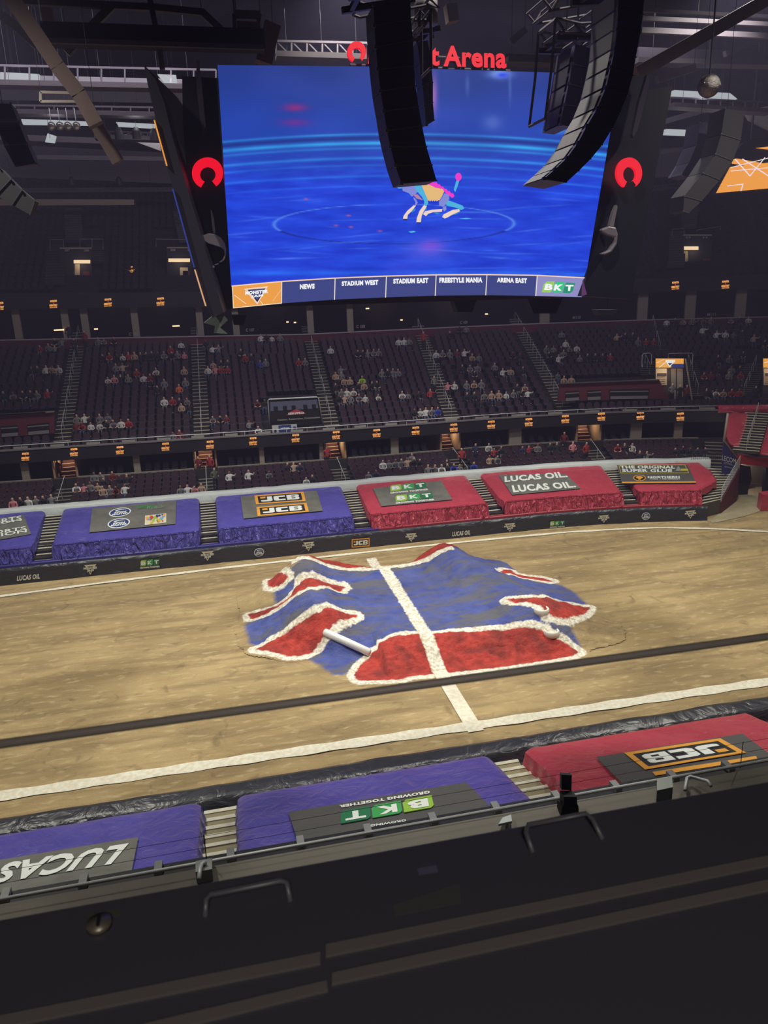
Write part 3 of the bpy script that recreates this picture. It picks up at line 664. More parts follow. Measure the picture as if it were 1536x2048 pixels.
vis = [q for q in low if q[0] > -23.5]
vis.sort(key=lambda q: np.linalg.norm(W(q[0], q[1], q[2])-CAM_O)); near, rest = vis[:300], vis[300:]+[q for q in low if q[0] <= -23.5]
first = None
for s, d, z, k, j in near:
    P = W(s, d, z)
    o = bpy.data.objects.new('stadium_seat', None); o.empty_display_size = .1; COL.objects.link(o); o.location = P; o.rotation_euler = (0, 0, ang(s))
    for nm_, me_ in (('backrest', ME_B), ('seat_pan', ME_P)):
        c = bpy.data.objects.new(nm_, me_); COL.objects.link(c); c.parent = o
    tag(o, 'maroon folding seat in the '+ordn[k]+' lower row '+secn[j], 'seat', 'lower row seats, '+ordn[k]+' row '+secn[j])
VB = np.array(sb_.v); VP = np.array(sp_.v)
def many(lst, name, label, mats=(SEATB, SEATP), cat='seat'):
    mb = MB()
    for s, d, z in lst:
        P = W(s, d, z); a = ang(s); R = np.array([[math.cos(a), -math.sin(a), 0], [math.sin(a), math.cos(a), 0], [0, 0, 1]])
        mb.add(VB@R.T+P, sb_.f, 0); mb.add(VP@R.T+P, sp_.f, 1)
    o = mb.build(name, list(mats)); tag(o, label, cat, kind='stuff'); return o
many([q[:3] for q in rest], 'stadium_seats', 'remaining maroon folding seats of the lower far rows')
def px_of(P):
    d = np.asarray(P)-CAM_O; z = d@CF; return 768+FPX*(d@CR)/z, 1024-FPX*(d@CU)/z
BOX = [(-10, 822, 113, 880), (528, 790, 640, 866), (1112, 755, 1345, 800), (1283, 715, 1405, 802), (1478, 700, 1600, 800)]   # openings in the main stand (photo frame)
ml = []
for k in range(MN):
    d = MD0+k*MP+.2; z = MZ0+k*MR+ (0); a_s = [-36]+aisle_s(d)+[42.0]
    for j in range(len(a_s)-1):
        a = a_s[j]+(.75 if j else 0); b = a_s[j+1]-(.75 if j < len(a_s)-2 else 0); sc_ = (RC+d)/RC if a > XC else 1; n = int((b-a)*sc_/.60)
        for i in range(n):
            s = a+(b-a)*(i+.5)/n; P = W(s, d, z); x, y = px_of(P)
            if x < -60 or x > 1600: continue
            if any(q[0] < x < q[2] and q[1] < y-8 < q[3] for q in BOX): continue
            ml.append((s, d, z))
many(ml, 'main_stand_seats', 'rows of dark maroon folding seats filling the main far stand')
ul = []
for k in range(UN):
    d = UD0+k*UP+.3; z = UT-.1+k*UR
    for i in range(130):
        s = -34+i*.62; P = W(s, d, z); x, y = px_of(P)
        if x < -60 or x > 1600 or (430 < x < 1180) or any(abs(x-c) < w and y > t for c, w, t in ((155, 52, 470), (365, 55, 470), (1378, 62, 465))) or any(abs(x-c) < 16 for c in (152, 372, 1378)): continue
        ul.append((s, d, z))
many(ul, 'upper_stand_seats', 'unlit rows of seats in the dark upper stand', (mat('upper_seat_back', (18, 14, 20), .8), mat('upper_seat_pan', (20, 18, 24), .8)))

# ================================================================ suite level, ribbon boards
ss = SM
mb = MB(); seg = [s for s in np.arange(-32, 27.01, 1.5)]
rows = [[W(s, d, z) for s in seg] for d, z in ((10.9, 4.78), (10.25, 4.78), (10.2, 5.62), (10.4, 5.66))]
mb.grid(rows); rib = empty('ribbon_board', W(0, 10.2, 4.78), 'long black ribbon display board below the main stand with small lit orange signs', 'display board')
mb.build('board_body', DARKG, rib)
mb = MB(); mb.grid([[W(s, d, z) for s in seg] for d, z in ((10.15, 5.66), (10.15, 5.74), (10.5, 5.74))]); mb.build('edge_trim', mat('edge_metal', (120, 116, 118), .5), rib)
fr = dwall(10.2)
def sign(px, py, f, dd, parent):
    D = Dec([(px-8, py+8.5), (px+8, py+7.5), (px+8, py-8.5), (px-8, py-7.5)], f, up=(0, -1, 0), lift=.05)
    D.text('MONSTER', .1, .74, .95, 1, LEDT, bold=.05); D.text('X', .45, .5, .58, .66, mat('red_led', (240, 60, 30), emit=1.1), bold=.05)
    D.text('GREATEST', 0, .2, 1, .46, LEDT, bold=.05); D.text('SHOW EVER', .05, 0, .98, .14, LEDT, bold=.03); D.build(parent)
for x, y in ((51, 913), (148, 904), (240, 900), (331, 893), (420, 889), (506, 882), (591, 876), (672, 870), (831, 861), (907, 855), (982, 849), (1057, 844), (1202, 833), (1280, 831), (1360, 833), (753, 866), (1130, 838)): sign(x, y, fr, 10.2, rib)
# glass front rail with sponsor slips
mb = MB(); mb.tube([W(s, 10.35, 6.0) for s in seg], .03, 6); 
for s in seg[::1]: mb.tube([W(s, 10.35, 5.7), W(s, 10.35, 6.0)], .018, 5)
fr_ = mb.build('front_rail', STEEL); tag(fr_, 'low metal rail along the front edge of the main stand', 'railing')
mb = MB()
for i, s in enumerate(np.arange(-22, 26, 2.35)):
    mb = MB(); mb.hexa([W(s+a, 10.28+b, 5.75+c) for a, b, c in ((0, 0, 0), (.9, 0, 0), (.9, .03, 0), (0, .03, 0), (0, 0, .16), (.9, 0, .16), (.9, .03, .16), (0, .03, .16))]); mb.build('name_slip', mat('pale_slip', (150, 148, 146), .6), fr_)
# suite pillars, counters, chairs
mb_l = [(-21.6, .5), (-14.2, .45), (-5.4, .35), (-1.0, .3), (4.6, .6), (13.6, .8), (21.3, .7), (23.9, .5)]
for i, (s, w) in enumerate(mb_l):
    mb = MB(); slab(mb, 10.62, 11.0, 2.9, 4.8, s-w/2, s+w/2); struct(mb, 'trim_%d' % (i+2), PILLAR)
mb = MB(); slab(mb, 9.98, 10.26, 3.52, 3.60, -32, -19.9)
for a, b in ((-18.1, -10.3), (-8.6, -.9), (.9, 8.1), (9.9, 17.4), (19.2, 25)): slab(mb, 9.98, 10.26, 3.52, 3.60, a, b)
struct(mb, 'trim_40', CONC)
chm = MB(); chm.prism([(-.2, 0, .45), (.2, 0, .45), (.2, .02, .8), (.14, .03, .86), (-.14, .03, .86), (-.2, .02, .8)], (0, .05, 0)); chm.box((0, -.2, .43), (.42, .42, .07))
chm.box((-.19, -.2, .2), (.03, .4, .4)); chm.box((.19, -.2, .2), (.03, .4, .4))
CHM = chm.mesh('suite_chair', mat('suite_chair_fabric', (70, 68, 84), .6)); k = 0
for lo, hi, lab in ((-17.3, -15, 'in the suite left of the pale pillar above the badge tarp'), (-13.5, -10.9, 'in the suite right of the pale pillar above the badge tarp'), (-7.6, -5.7, 'in the left suite above the blue JCB tarp'), (-4.9, -1.7, 'in the right suite above the blue JCB tarp'), (1.6, 4.1, 'in the left suite above the BKT tarp'), (5.2, 7.5, 'in the right suite above the BKT tarp'), (10.2, 13, 'in the left suite above the LUCAS OIL tarp'), (14.2, 16.8, 'in the right suite above the LUCAS OIL tarp'), (19.4, 20.8, 'in the suite above the super glue tarp')):
    s = lo
    while s < hi:
        o = bpy.data.objects.new('suite_chair', CHM); COL.objects.link(o); o.location = W(s, 11.3, 2.95+.15); o.rotation_euler = (0, 0, ang(s)); o.scale = (1, 1, 1)
        tag(o, 'dark grey chair '+lab, 'chair', 'chairs '+lab); s += .62
# upper ribbon and suites
mb = MB(); mb.grid([[W(s, d, z) for s in SM] for d, z in ((DT, UB), (DT-.25, UB), (DT-.3, UT), (DT+.1, UT))])
urib = empty('ribbon_board', W(0, DT, UB), 'upper black ribbon display board below the dark upper stand', 'display board'); mb.build('board_body', mat('upper_fascia', (18, 17, 22), .6), urib)
fu = dwall(DT-.3)
for x, y in ((107, 608), (216, 605), (321, 603), (0, 612), (1350, 571), (1450, 569), (1250, 574)): sign(x, y, fu, DT, urib)
D = Dec([(254, 546), (270, 545), (270, 532), (254, 533)], curved(up_z), up=(0, -1, 0), lift=.3)
so = empty('hanging_sign', hit([(262, 540)], curved(up_z))[0], 'small lit orange sign alone in the dark upper stand at left', 'sign')
D.text('MONSTER', .1, .74, .95, 1, LEDT, bold=.05); D.text('GREATEST', 0, .2, 1, .46, LEDT, bold=.05); D.text('SHOW EVER', .05, 0, .98, .14, LEDT, bold=.03); D.build(so)
i0 = 20
for px in (30, 128, 167, 268, 398, 470, 620, 700, 1090, 1285, 1380, 1480):
    P = hit([(px, 628)], dwall(DT+.5))[0]; s = inv(P[None])[0][0]; mb = MB(); slab(mb, DT+.5, DT+.9, ZT+.2, UB+.3, s-.28, s+.28); struct(mb, 'trim_%d' % i0, PILLAR); i0 += 1
for px in (80, 225, 330, 545, 760, 905):
    P = hit([(px, 625)], dwall(DT+4))[0]; lamp('POINT', 'suite_light', P+np.array([0, -.8, .6]), 16, (1, .72, .5), shadow_soft_size=.25)
for px, py, w in ((118, 660, 16), (192, 658, 6), (352, 652, 12), (575, 644, 4), (590, 645, 4), (735, 617, 6), (803, 640, 4), (908, 610, 10), (973, 628, 5)):
    P = hit([(px, py)], dwall(DT+.4))[0]; o = MB().box(P, (w*.05, .1, .1)).build('counter_lamp', LAMPW)
    tag(o, 'tiny warm lamp glowing on the upper suite counter at %s' % ('far left' if px < 130 else 'left, above section C 106' if px < 400 else 'section C 107' if px < 640 else 'section C 108' if px < 830 else 'section C 109'), 'lamp', 'upper suite counter lamps '+('A' if px < 400 else 'B'))
fcw = dwall(DT-.0)
rown_ = dict(zip(('C 106', 'C 107', 'C 108', 'C 109', 'M110', 'M111'), ('first', 'second', 'third', 'fourth', 'fifth', 'last')))
SIG = mat('pale_sign_print', (168, 160, 170), .6)
for t, x, y, w in (('C 106', 267, 668, 18), ('C 107', 500, 660, 17), ('C 108', 721, 653, 17), ('C 109', 927, 645, 15), ('M110', 1153, 635, 16), ('M111', 1422, 629, 17)):
    D = Dec([(x-w/2, y+3.2), (x+w/2, y+2.6), (x+w/2, y-3.4), (x-w/2, y-2.8)], fcw, up=(0, -1, 0), lift=.05)
    o = empty('section_sign', D.pt((.5, .5))[0], 'pale lettering %s on the maroon wall, %s from left' % (t, rown_[t]), 'sign'); D.text(t, 0, 0, 1, 1, SIG, bold=.02); D.build(o)

# ================================================================ openings in the main stand
fw = dwall(12.2)
def wallbox(pxs, d0, name, m, label, cat):
    """upright curved panel on d=d0 given by photo corners (BL,BR,TR,TL), 15 cm thick"""
    P = hit(pxs, dwall(d0)); mb = MB(); a = [P[0], P[1]]; b = [P[3], P[2]]; n = 8; q_ = np.array(pxs, float); u0 = list(hit([q_[0]+(q_[1]-q_[0])*i/n for i in range(n+1)], dwall(d0))); u1 = list(hit([q_[3]+(q_[2]-q_[3])*i/n for i in range(n+1)], dwall(d0)))
    bk = np.array([0, .15, 0])
    mb.grid([u0, u1]); mb.grid([[q+bk for q in u1], [q+bk for q in u0]]); mb.grid([u1, [q+bk for q in u1]])
    return mb, P
def opening(lst, label, windows):
    mb, P = wallbox(lst, 12.2, '', MARWALL, label, '')
    root = empty('press_box', P[0], label, 'press box'); mb.build('front_wall', MARWALL, root)
    mb = MB(); q_ = np.array(lst, float); t = list(hit([q_[3]+(q_[2]-q_[3])*i/8 for i in range(9)], dwall(12.14)))
    for i in range(8): mb.beam(t[i], t[i+1], .3, .07); mb.build('top_ledge', CONC, root)
    for w in windows:
        D = Dec(w, fw, up=(0, -1, 0), lift=.03); D.rect(0, 0, 1, 1, DARK, 0, 'window_opening'); D.rect(.03, .04, .97, .34, mat('pale_counter', (132, 128, 134), .6), .02, 'counter'); D.rect(.02, .74, .98, .84, mat('pale_counter', (132, 128, 134), .6), .02, 'counter'); D.build(root)
opening([(-30, 878), (109, 866), (109, 823), (-30, 831)], 'maroon press box with two dark windows at the left edge of the main stand', [[(3, 875), (38, 872), (36, 850), (1, 852)], [(56, 871), (100, 867), (98, 845), (54, 849)]])
opening([(1116, 803), (1338, 797), (1318, 759), (1120, 767)], 'maroon press box wall with three dark windows right of the long stairs beside section M110', [[(1130, 803), (1158, 801), (1158, 781), (1130, 783)], [(1174, 801), (1201, 800), (1202, 779), (1174, 781)], [(1218, 799), (1297, 798), (1298, 778), (1218, 779)]])
# glazed booth with the roof-shaped mark
D = Dec([(540, 856), (645, 848), (636, 795), (536, 800)], dwall(11.6), up=(0, -1, 0), lift=.03)
bo = empty('broadcast_booth', D.pt((.5, 0))[0], 'dark glazed booth with a red roof mark and white words in the main stand', 'booth')
D.rect(0, 0, 1, 1, DARK, 0, 'dark_panel'); D.rect(.03, .60, .97, .93, mat('booth_glass', (92, 96, 120), .25), .02, 'glass_strip')
for x in (.1, .28, .45, .68, .85): D.rect(x, .60, x+.08, .76, DARK, .04, 'desk_kit', (2, 1))
D.poly([(.33, .42), (.72, .42), (.62, .56), (.53, .62), (.44, .56)], mat('roof_mark_red', (170, 60, 72), .6), .05, 'roof_mark'); D.text('SERVPRO', .37, .43, .68, .51, WHITE, .06, .05)
D.text('Cleaning, Restoration, Construction', .15, .22, .97, .30, mat('dull_white', (170, 170, 172), .6), .05, .02); D.build(bo)
mb = MB(); q = D.pt([(0, 0), (0, 1), (.03, 1.03), (.97, 1.03), (1, 1), (1, 0)], .05); mb.tube(list(q), .05, 8); mb.build('rounded_frame', STEEL, bo, True)
D = Dec([(545, 866), (594, 862), (593, 847), (543, 850)], dwall(10.9), up=(0, -1, 0), lift=.2)
wb = empty('banner', D.pt((.5, 0))[0], 'white and blue WTAM banner hung on the rail below the booth', 'banner'); D.rect(0, 0, 1, 1, mat('banner_white', (190, 192, 196), .6), 0, 'banner_cloth'); D.rect(.26, .05, .76, .95, NAVY, .03, 'blue_panel'); D.text('WTAM', .34, .36, .68, .66, WHITE, .05, .04)
D.ell(.12, .35, .05, .2, BLACK, .05, 'round_mark'); D.ell(.9, .5, .07, .22, NAVY, .05, 'round_mark'); D.build(wb)
# vomitories with screens, right
def vom(px0, px1, py0, py1, ptop, label, screen=True):
    D = Dec([(px0, py1), (px1, py1), (px1, ptop), (px0, ptop)], dwall(13.6), up=(0, -1, 0), lift=.03)
    r = empty('entrance_tunnel', D.pt((.5, 0))[0], label, 'entrance')
    D.rect(0, 0, 1, 1, mat('tunnel_wall', (70, 62, 60), .7), 0, 'tunnel_face'); h = (py1-ptop)
    y = lambda p: (py1-p)/h; x = lambda p: (p-px0)/(px1-px0)
    D.rect(.02, y(py0+33), .40, y(py0), mat('cream_corridor', (226, 206, 176), .8), .03, 'lit_doorway')
    D.rect(.05, y(py0+15), .38, y(py0+9), mat('corridor_beam', (84, 70, 62), .8), .06, 'beam'); D.rect(.55, y(py1), .72, y(py0), PILLAR, .04, 'pale_column')
    D.rect(.76, y(py1-6), .96, y(py0), mat('pale_column_2', (168, 160, 152), .7), .04, 'pale_column'); lamp('POINT', 'tunnel_lamp', D.pt((.2, y(py0+6)))[0]+np.array([0, -.9, .1]), 22, (1, .85, .66), shadow_soft_size=.15)
    for k in range(5): D.rect(.04, y(py0+33-k*4), .34, y(py0+31.6-k*4), WARM, .08, 'steps', (2, 1))
    D.build(r)
    if screen:
        D = Dec([(px0+1, py0-2), (px1, py0-2), (px1, py0-20), (px0+1, py0-20)], dwall(13.3), up=(0, -1, 0), lift=.03)
        sc = empty('display_screen', D.pt((.5, .5))[0], 'small lit orange screen above the '+label, 'screen')
        e = lambda n, c: mat(n, c, emit=.9)
        D.rect(0, 0, 1, 1, e('screen_orange', (240, 165, 66)), 0, 'screen_face'); D.rect(.55, 0, 1, .42, e('screen_navy', (40, 48, 110)), .02, 'blue_field')
        D.poly([(.48, .05), (.66, .62), (.36, .62)], e('screen_white', (240, 238, 230)), .04, 'triangle_mark'); D.poly([(.49, .22), (.58, .5), (.42, .5)], e('screen_navy', (40, 48, 110)), .06, 'triangle_mark')
        D.rect(.34, .62, .68, .86, e('screen_white', (240, 238, 230)), .04, 'word_mark')
        for a_, b_ in (((0, .5), (.3, .95)), ((0, .62), (.34, .42)), ((.1, 0), (.33, .6))):
            D.poly([a_, (a_[0]+.03, a_[1]), (b_[0]+.03, b_[1]), b_], e('screen_white', (240, 238, 230)), .03, 'white_line')
        D.build(sc)
    return r
vom(1310, 1367, 737, 800, 716, 'lit entrance tunnel below the rails in section M111')
vom(1525, 1600, 737, 800, 716, 'entrance tunnel cut by the right photo edge')
def rail_px(pts, f, label, r=.025, off=(0, 0, 0), m=STEEL, name='handrail', mids=True, t0=1.0):
    P = hit(pts, f, t0)+np.array(off); mb = MB(); mb.tube(list(P), r, 6)
    o = mb.build(name, m); tag(o, label, 'railing'); return o
for pts, lb in (([(1284, 735), (1284, 712), (1287, 707), (1300, 706), (1303, 709), (1303, 728)], 'left of'), ([(1336, 718), (1337, 707), (1384, 706), (1386, 709), (1384, 729)], 'right above')):
    rail_px(pts, dwall(13.9), 'pale guard rail %s the small orange screen' % lb)
for (a, b, w, n, lb) in (((1300, 757), (1288, 731), 1.5, 7, 'short stairs left of the small orange screen'), ((1396, 800), (1374, 731), 1.5, 17, 'stairs right of the lit tunnel in section M111'), ((1485, 800), (1512, 733), 1.6, 17, 'stairs left of the tunnel at the right photo edge'), ((1320, 716), (1304, 650), 1.5, 18, 'upper stairs above the small orange screen')):
    A_ = hit([a], fm)[0]; B_ = hit([b], fm)[0]; A_[2] += .25; B_[2] += .25
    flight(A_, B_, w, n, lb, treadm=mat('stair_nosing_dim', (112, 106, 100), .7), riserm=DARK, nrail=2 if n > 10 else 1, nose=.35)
mb = MB()
P = hit([(1371, 717), (1384, 800)], dwall(12.9)); mb.beam(P[0], P[1], .12, .1); tag(mb.build('stair_stringer', PILLAR), 'pale slanted wall edge beside the lit tunnel', 'wall edge')

# ================================================================ upper stand entrances
def uvom(L, R_, T, B, labs, label, lit, door):
    D = Dec([(L, B), (R_, B), (R_, T), (L, T)], dwall(UD0+3.2), up=(0, -1, 0), lift=.1)
    r = empty('entrance_tunnel', D.pt((.5, 0))[0], label, 'entrance'); x = lambda p: (p-L)/(R_-L); y = lambda p: (B-p)/(B-T)
    D.rect(0, 0, 1, 1, mat('upper_tunnel_wall', (34, 30, 36), .8), 0, 'tunnel_face'); D.rect(0, .97, 1, 1, PILLAR, .03, 'top_edge')
    D.rect(x(lit[0]), y(lit[1]+7), x(lit[2]), y(lit[1]), mat('warm_tube_light', (255, 220, 180), emit=.9), .06, 'ceiling_light')
    D.rect(x(door[0]), y(door[3]), x(door[2]), y(door[1]), mat('cream_wall', (196, 176, 150), .8), .05, 'lit_wall')
    lamp('POINT', 'tunnel_lamp', D.pt((x((lit[0]+lit[2])/2), y(lit[1]+10)))[0]+np.array([0, -.6, 0]), 14, (1, .82, .6), shadow_soft_size=.15)
    for t, px in labs: D.text(t, x(px-5), y(T+8), x(px+5), y(T+4), SIG, .06, .03)
    D.rect(x(R_-18), 0, x(R_-4), y(T+48), MARWALL, .05, 'maroon_panel'); D.build(r)
uvom(120, 184, 495, 590, (('207', 135), ('208', 173)), 'left upper entrance marked 207 and 208 with a warm ceiling light', (148, 520, 181), (150, 528, 160, 566))
uvom(334, 384, 494, 580, (('208', 346), ('209', 380)), 'middle upper entrance, beside the left edge of the scoreboard', (337, 517, 380), (360, 535, 376, 578))
uvom(1365, 1422, 469, 560, (('213', 1374), ('214', 1408)), 'right upper entrance marked 213 and 214 with a warm light', (1366, 493, 1395), (1366, 502, 1374, 548))
uf = curved(up_z)
for pts, lb in (([(100, 500), (100, 479), (127, 479), (127, 495)], 'left of the left upper entrance'), ([(160, 494), (160, 478), (206, 478), (206, 498)], 'right of the left upper entrance'), ([(184, 494), (184, 478)], 'post right of the left upper entrance'),
                ([(312, 494), (312, 478), (378, 479), (378, 490)], 'over the entrance beside the scoreboard'), ([(1344, 472), (1345, 458), (1368, 457), (1368, 468)], 'left of the right upper entrance'), ([(1393, 463), (1394, 460), (1441, 453), (1441, 460)], 'right of the right upper entrance')):
    rail_px(pts, dwall(UD0+2.6), 'thin guard rail '+lb, r=.03, m=mat('dim_rail', (130, 126, 132), .5))
for a, b, n, lb in (((150, 490), (146, 424), 14, 'above the left upper entrance'), ((375, 490), (362, 430), 14, 'above the entrance beside the scoreboard'), ((110, 575), (115, 497), 14, 'left of the left upper entrance'), ((193, 532), (193, 497), 8, 'right of the left upper entrance'), ((1376, 462), (1382, 415), 14, 'above the right upper entrance'), ((1352, 540), (1355, 470), 14, 'left of the right upper entrance')):
    A_ = hit([a], uf)[0]; B_ = hit([b], uf)[0]; A_[2] += .3; B_[2] += .3
    flight(A_, B_, 1.5, n, 'dark upper stairs '+lb, rail=False, treadm=mat('upper_stair_edge', (92, 80, 78), .8), riserm=DARK, nose=.3)

# ================================================================ people
def skin_mesh(vs, es, rs, colour_fn, key):
    me = bpy.data.meshes.new('p'); me.from_pydata(vs, es, []); ob = bpy.data.objects.new('p', me); COL.objects.link(ob)
    m = ob.modifiers.new('s', 'SKIN'); sv = me.skin_vertices[0].data
    for i, r in enumerate(rs): sv[i].radius = (r, r) if not isinstance(r, tuple) else r
    sv[0].use_root = True
    ob.modifiers.new('d', 'SUBSURF').levels = 1
    bpy.context.view_layer.update(); dg = bpy.context.evaluated_depsgraph_get(); out = bpy.data.meshes.new_from_object(ob.evaluated_get(dg), depsgraph=dg)
    bpy.data.objects.remove(ob)
    V = [tuple(v.co) for v in out.vertices]; F = [list(p.vertices) for p in out.polygons]; C = []
    for p in out.polygons: C.append(colour_fn(p.center))
    bpy.data.meshes.remove(out); return V, F, C
def body(pose):
    # origin: seat pan surface centre (seated) or feet (standing); faces -Y. slots: 0 skin 1 top 2 trousers 3 hair 4 shoes
    if pose[0] == 's':
        lean = {'s0': -.02, 's1': -.16, 's2': .06, 's3': -.08}[pose]
        v = [(0, .05, .10), (0, .05+lean*.4, .30), (0, .04+lean, .50), (0, .02+lean*1.2, .60), (0, -.01+lean*1.4, .70), (0, -.01+lean*1.5, .82)]
        r = [.13, .12, .14, .055, .085, .08]; e = [(0, 1), (1, 2), (2, 3), (3, 4), (4, 5)]
        for sx in (-1, 1):
            b = len(v); v += [(sx*.10, -.05, .09), (sx*.13, -.42, .10), (sx*.12, -.44, -.28), (sx*.12, -.52, -.36)]; r += [.09, .07, .05, .045]; e += [(0, b), (b, b+1), (b+1, b+2), (b+2, b+3)]
            b = len(v)
            if pose == 's2' and sx > 0: arm = [(sx*.20, .02+lean, .50), (sx*.36, -.08, .48), (sx*.44, -.1, .66)]
            elif pose == 's1': arm = [(sx*.20, lean, .48), (sx*.24, -.22+lean, .28), (sx*.06, -.36, .24)]
            else: arm = [(sx*.20, lean, .49), (sx*.26, -.06+lean, .24), (sx*.10, -.28, .18)]
            v += arm; r += [.07, .05, .04]; e += [(2, b), (b, b+1), (b+1, b+2)]
        hx, hz = -.01+lean*1.4, .64
        def cf(c):
            if c.z > .62: return 3 if (c.z > .86 or c.y > hx+.035) else 0
            if c.z > .18 or (abs(c.x) > .17 and c.z > .15): return 0 if (c.y < -.26 and c.z < .34) or (c.z > .6 and abs(c.x) > .3) else 1
            return 4 if c.z < -.29 else 2
    else:
        v = [(0, 0, .95), (0, .01, 1.15), (0, .01, 1.38), (0, 0, 1.50), (0, -.02, 1.60), (0, -.02, 1.72)]; r = [.14, .125, .15, .055, .085, .08]; e = [(0, 1), (1, 2), (2, 3), (3, 4), (4, 5)]
        for sx in (-1, 1):
            b = len(v); v += [(sx*.10, 0, .85), (sx*.12, -.02*sx, .48), (sx*.12, .03*sx, .09), (sx*.12, -.10+.03*sx, .04)]; r += [.095, .065, .045, .045]; e += [(0, b), (b, b+1), (b+1, b+2), (b+2, b+3)]
            b = len(v); v += [(sx*.21, .01, 1.38), (sx*.28, .03, 1.12), (sx*(.24 if pose == 't0' else .14), -.10 if pose == 't0' else -.24, .90 if pose == 't0' else 1.12)]; r += [.07, .05, .04]; e += [(2, b), (b, b+1), (b+1, b+2)]
        def cf(c):
            if c.z > 1.52: return 3 if (c.z > 1.76 or c.y > .02) else 0
            if c.z > .93: return 0 if (c.y < -.19) else 1
            if abs(c.x) > .2 and c.z > .85: return 0
            return 4 if c.z < .09 else 2
    return skin_mesh(v, e, r, cf, pose)
BOD = {p: body(p) for p in ('s0', 's1', 's2', 's3', 't0', 't1')}
PC = dict(w=('white', (206, 204, 204)), g=('grey', (120, 118, 122)), k=('black', (34, 34, 42)), r=('red', (156, 50, 50)), m=('maroon', (110, 36, 44)), t=('tan', (176, 148, 128)), p=('pink', (206, 130, 140)), b=('blue', (52, 70, 170)), n=('navy', (44, 50, 84)), o=('orange', (214, 104, 50)), l=('lime green', (160, 206, 60)), e=('olive', (88, 96, 78)))
SKINM = [mat('skin_light', (206, 164, 142), .6), mat('skin_brown', (140, 98, 78), .6)]
HAIRM = [mat('hair_dark', (40, 30, 28), .7), mat('hair_brown', (86, 62, 48), .7), mat('hair_blond', (168, 140, 100), .7), mat('cap_white', (200, 198, 198), .7)]
TRM = [mat('trousers_dark', (34, 36, 48), .8), mat('trousers_denim', (66, 80, 112), .8), mat('trousers_grey', (98, 98, 104), .8)]
SHM = [mat('shoe_dark', (30, 28, 30), .7), mat('shoe_white', (200, 200, 200), .7)]
_pc = {}
def pmesh(pose, c, a, h, t, sh):
    k = (pose, c, a, h, t, sh)
    if k in _pc: return _pc[k]
    V, F, C = BOD[pose]; me = bpy.data.meshes.new('person'); me.from_pydata(V, [], F)
    for m in (SKINM[a], mat('top_'+PC[c][0].replace(' ', '_'), PC[c][1], .8), TRM[t], HAIRM[h], SHM[sh]): me.materials.append(m)
    me.polygons.foreach_set('material_index', C); me.polygons.foreach_set('use_smooth', [True]*len(F)); _pc[k] = me; return me
def L_(s): return [tuple(q.split(',')) for q in s.split()]
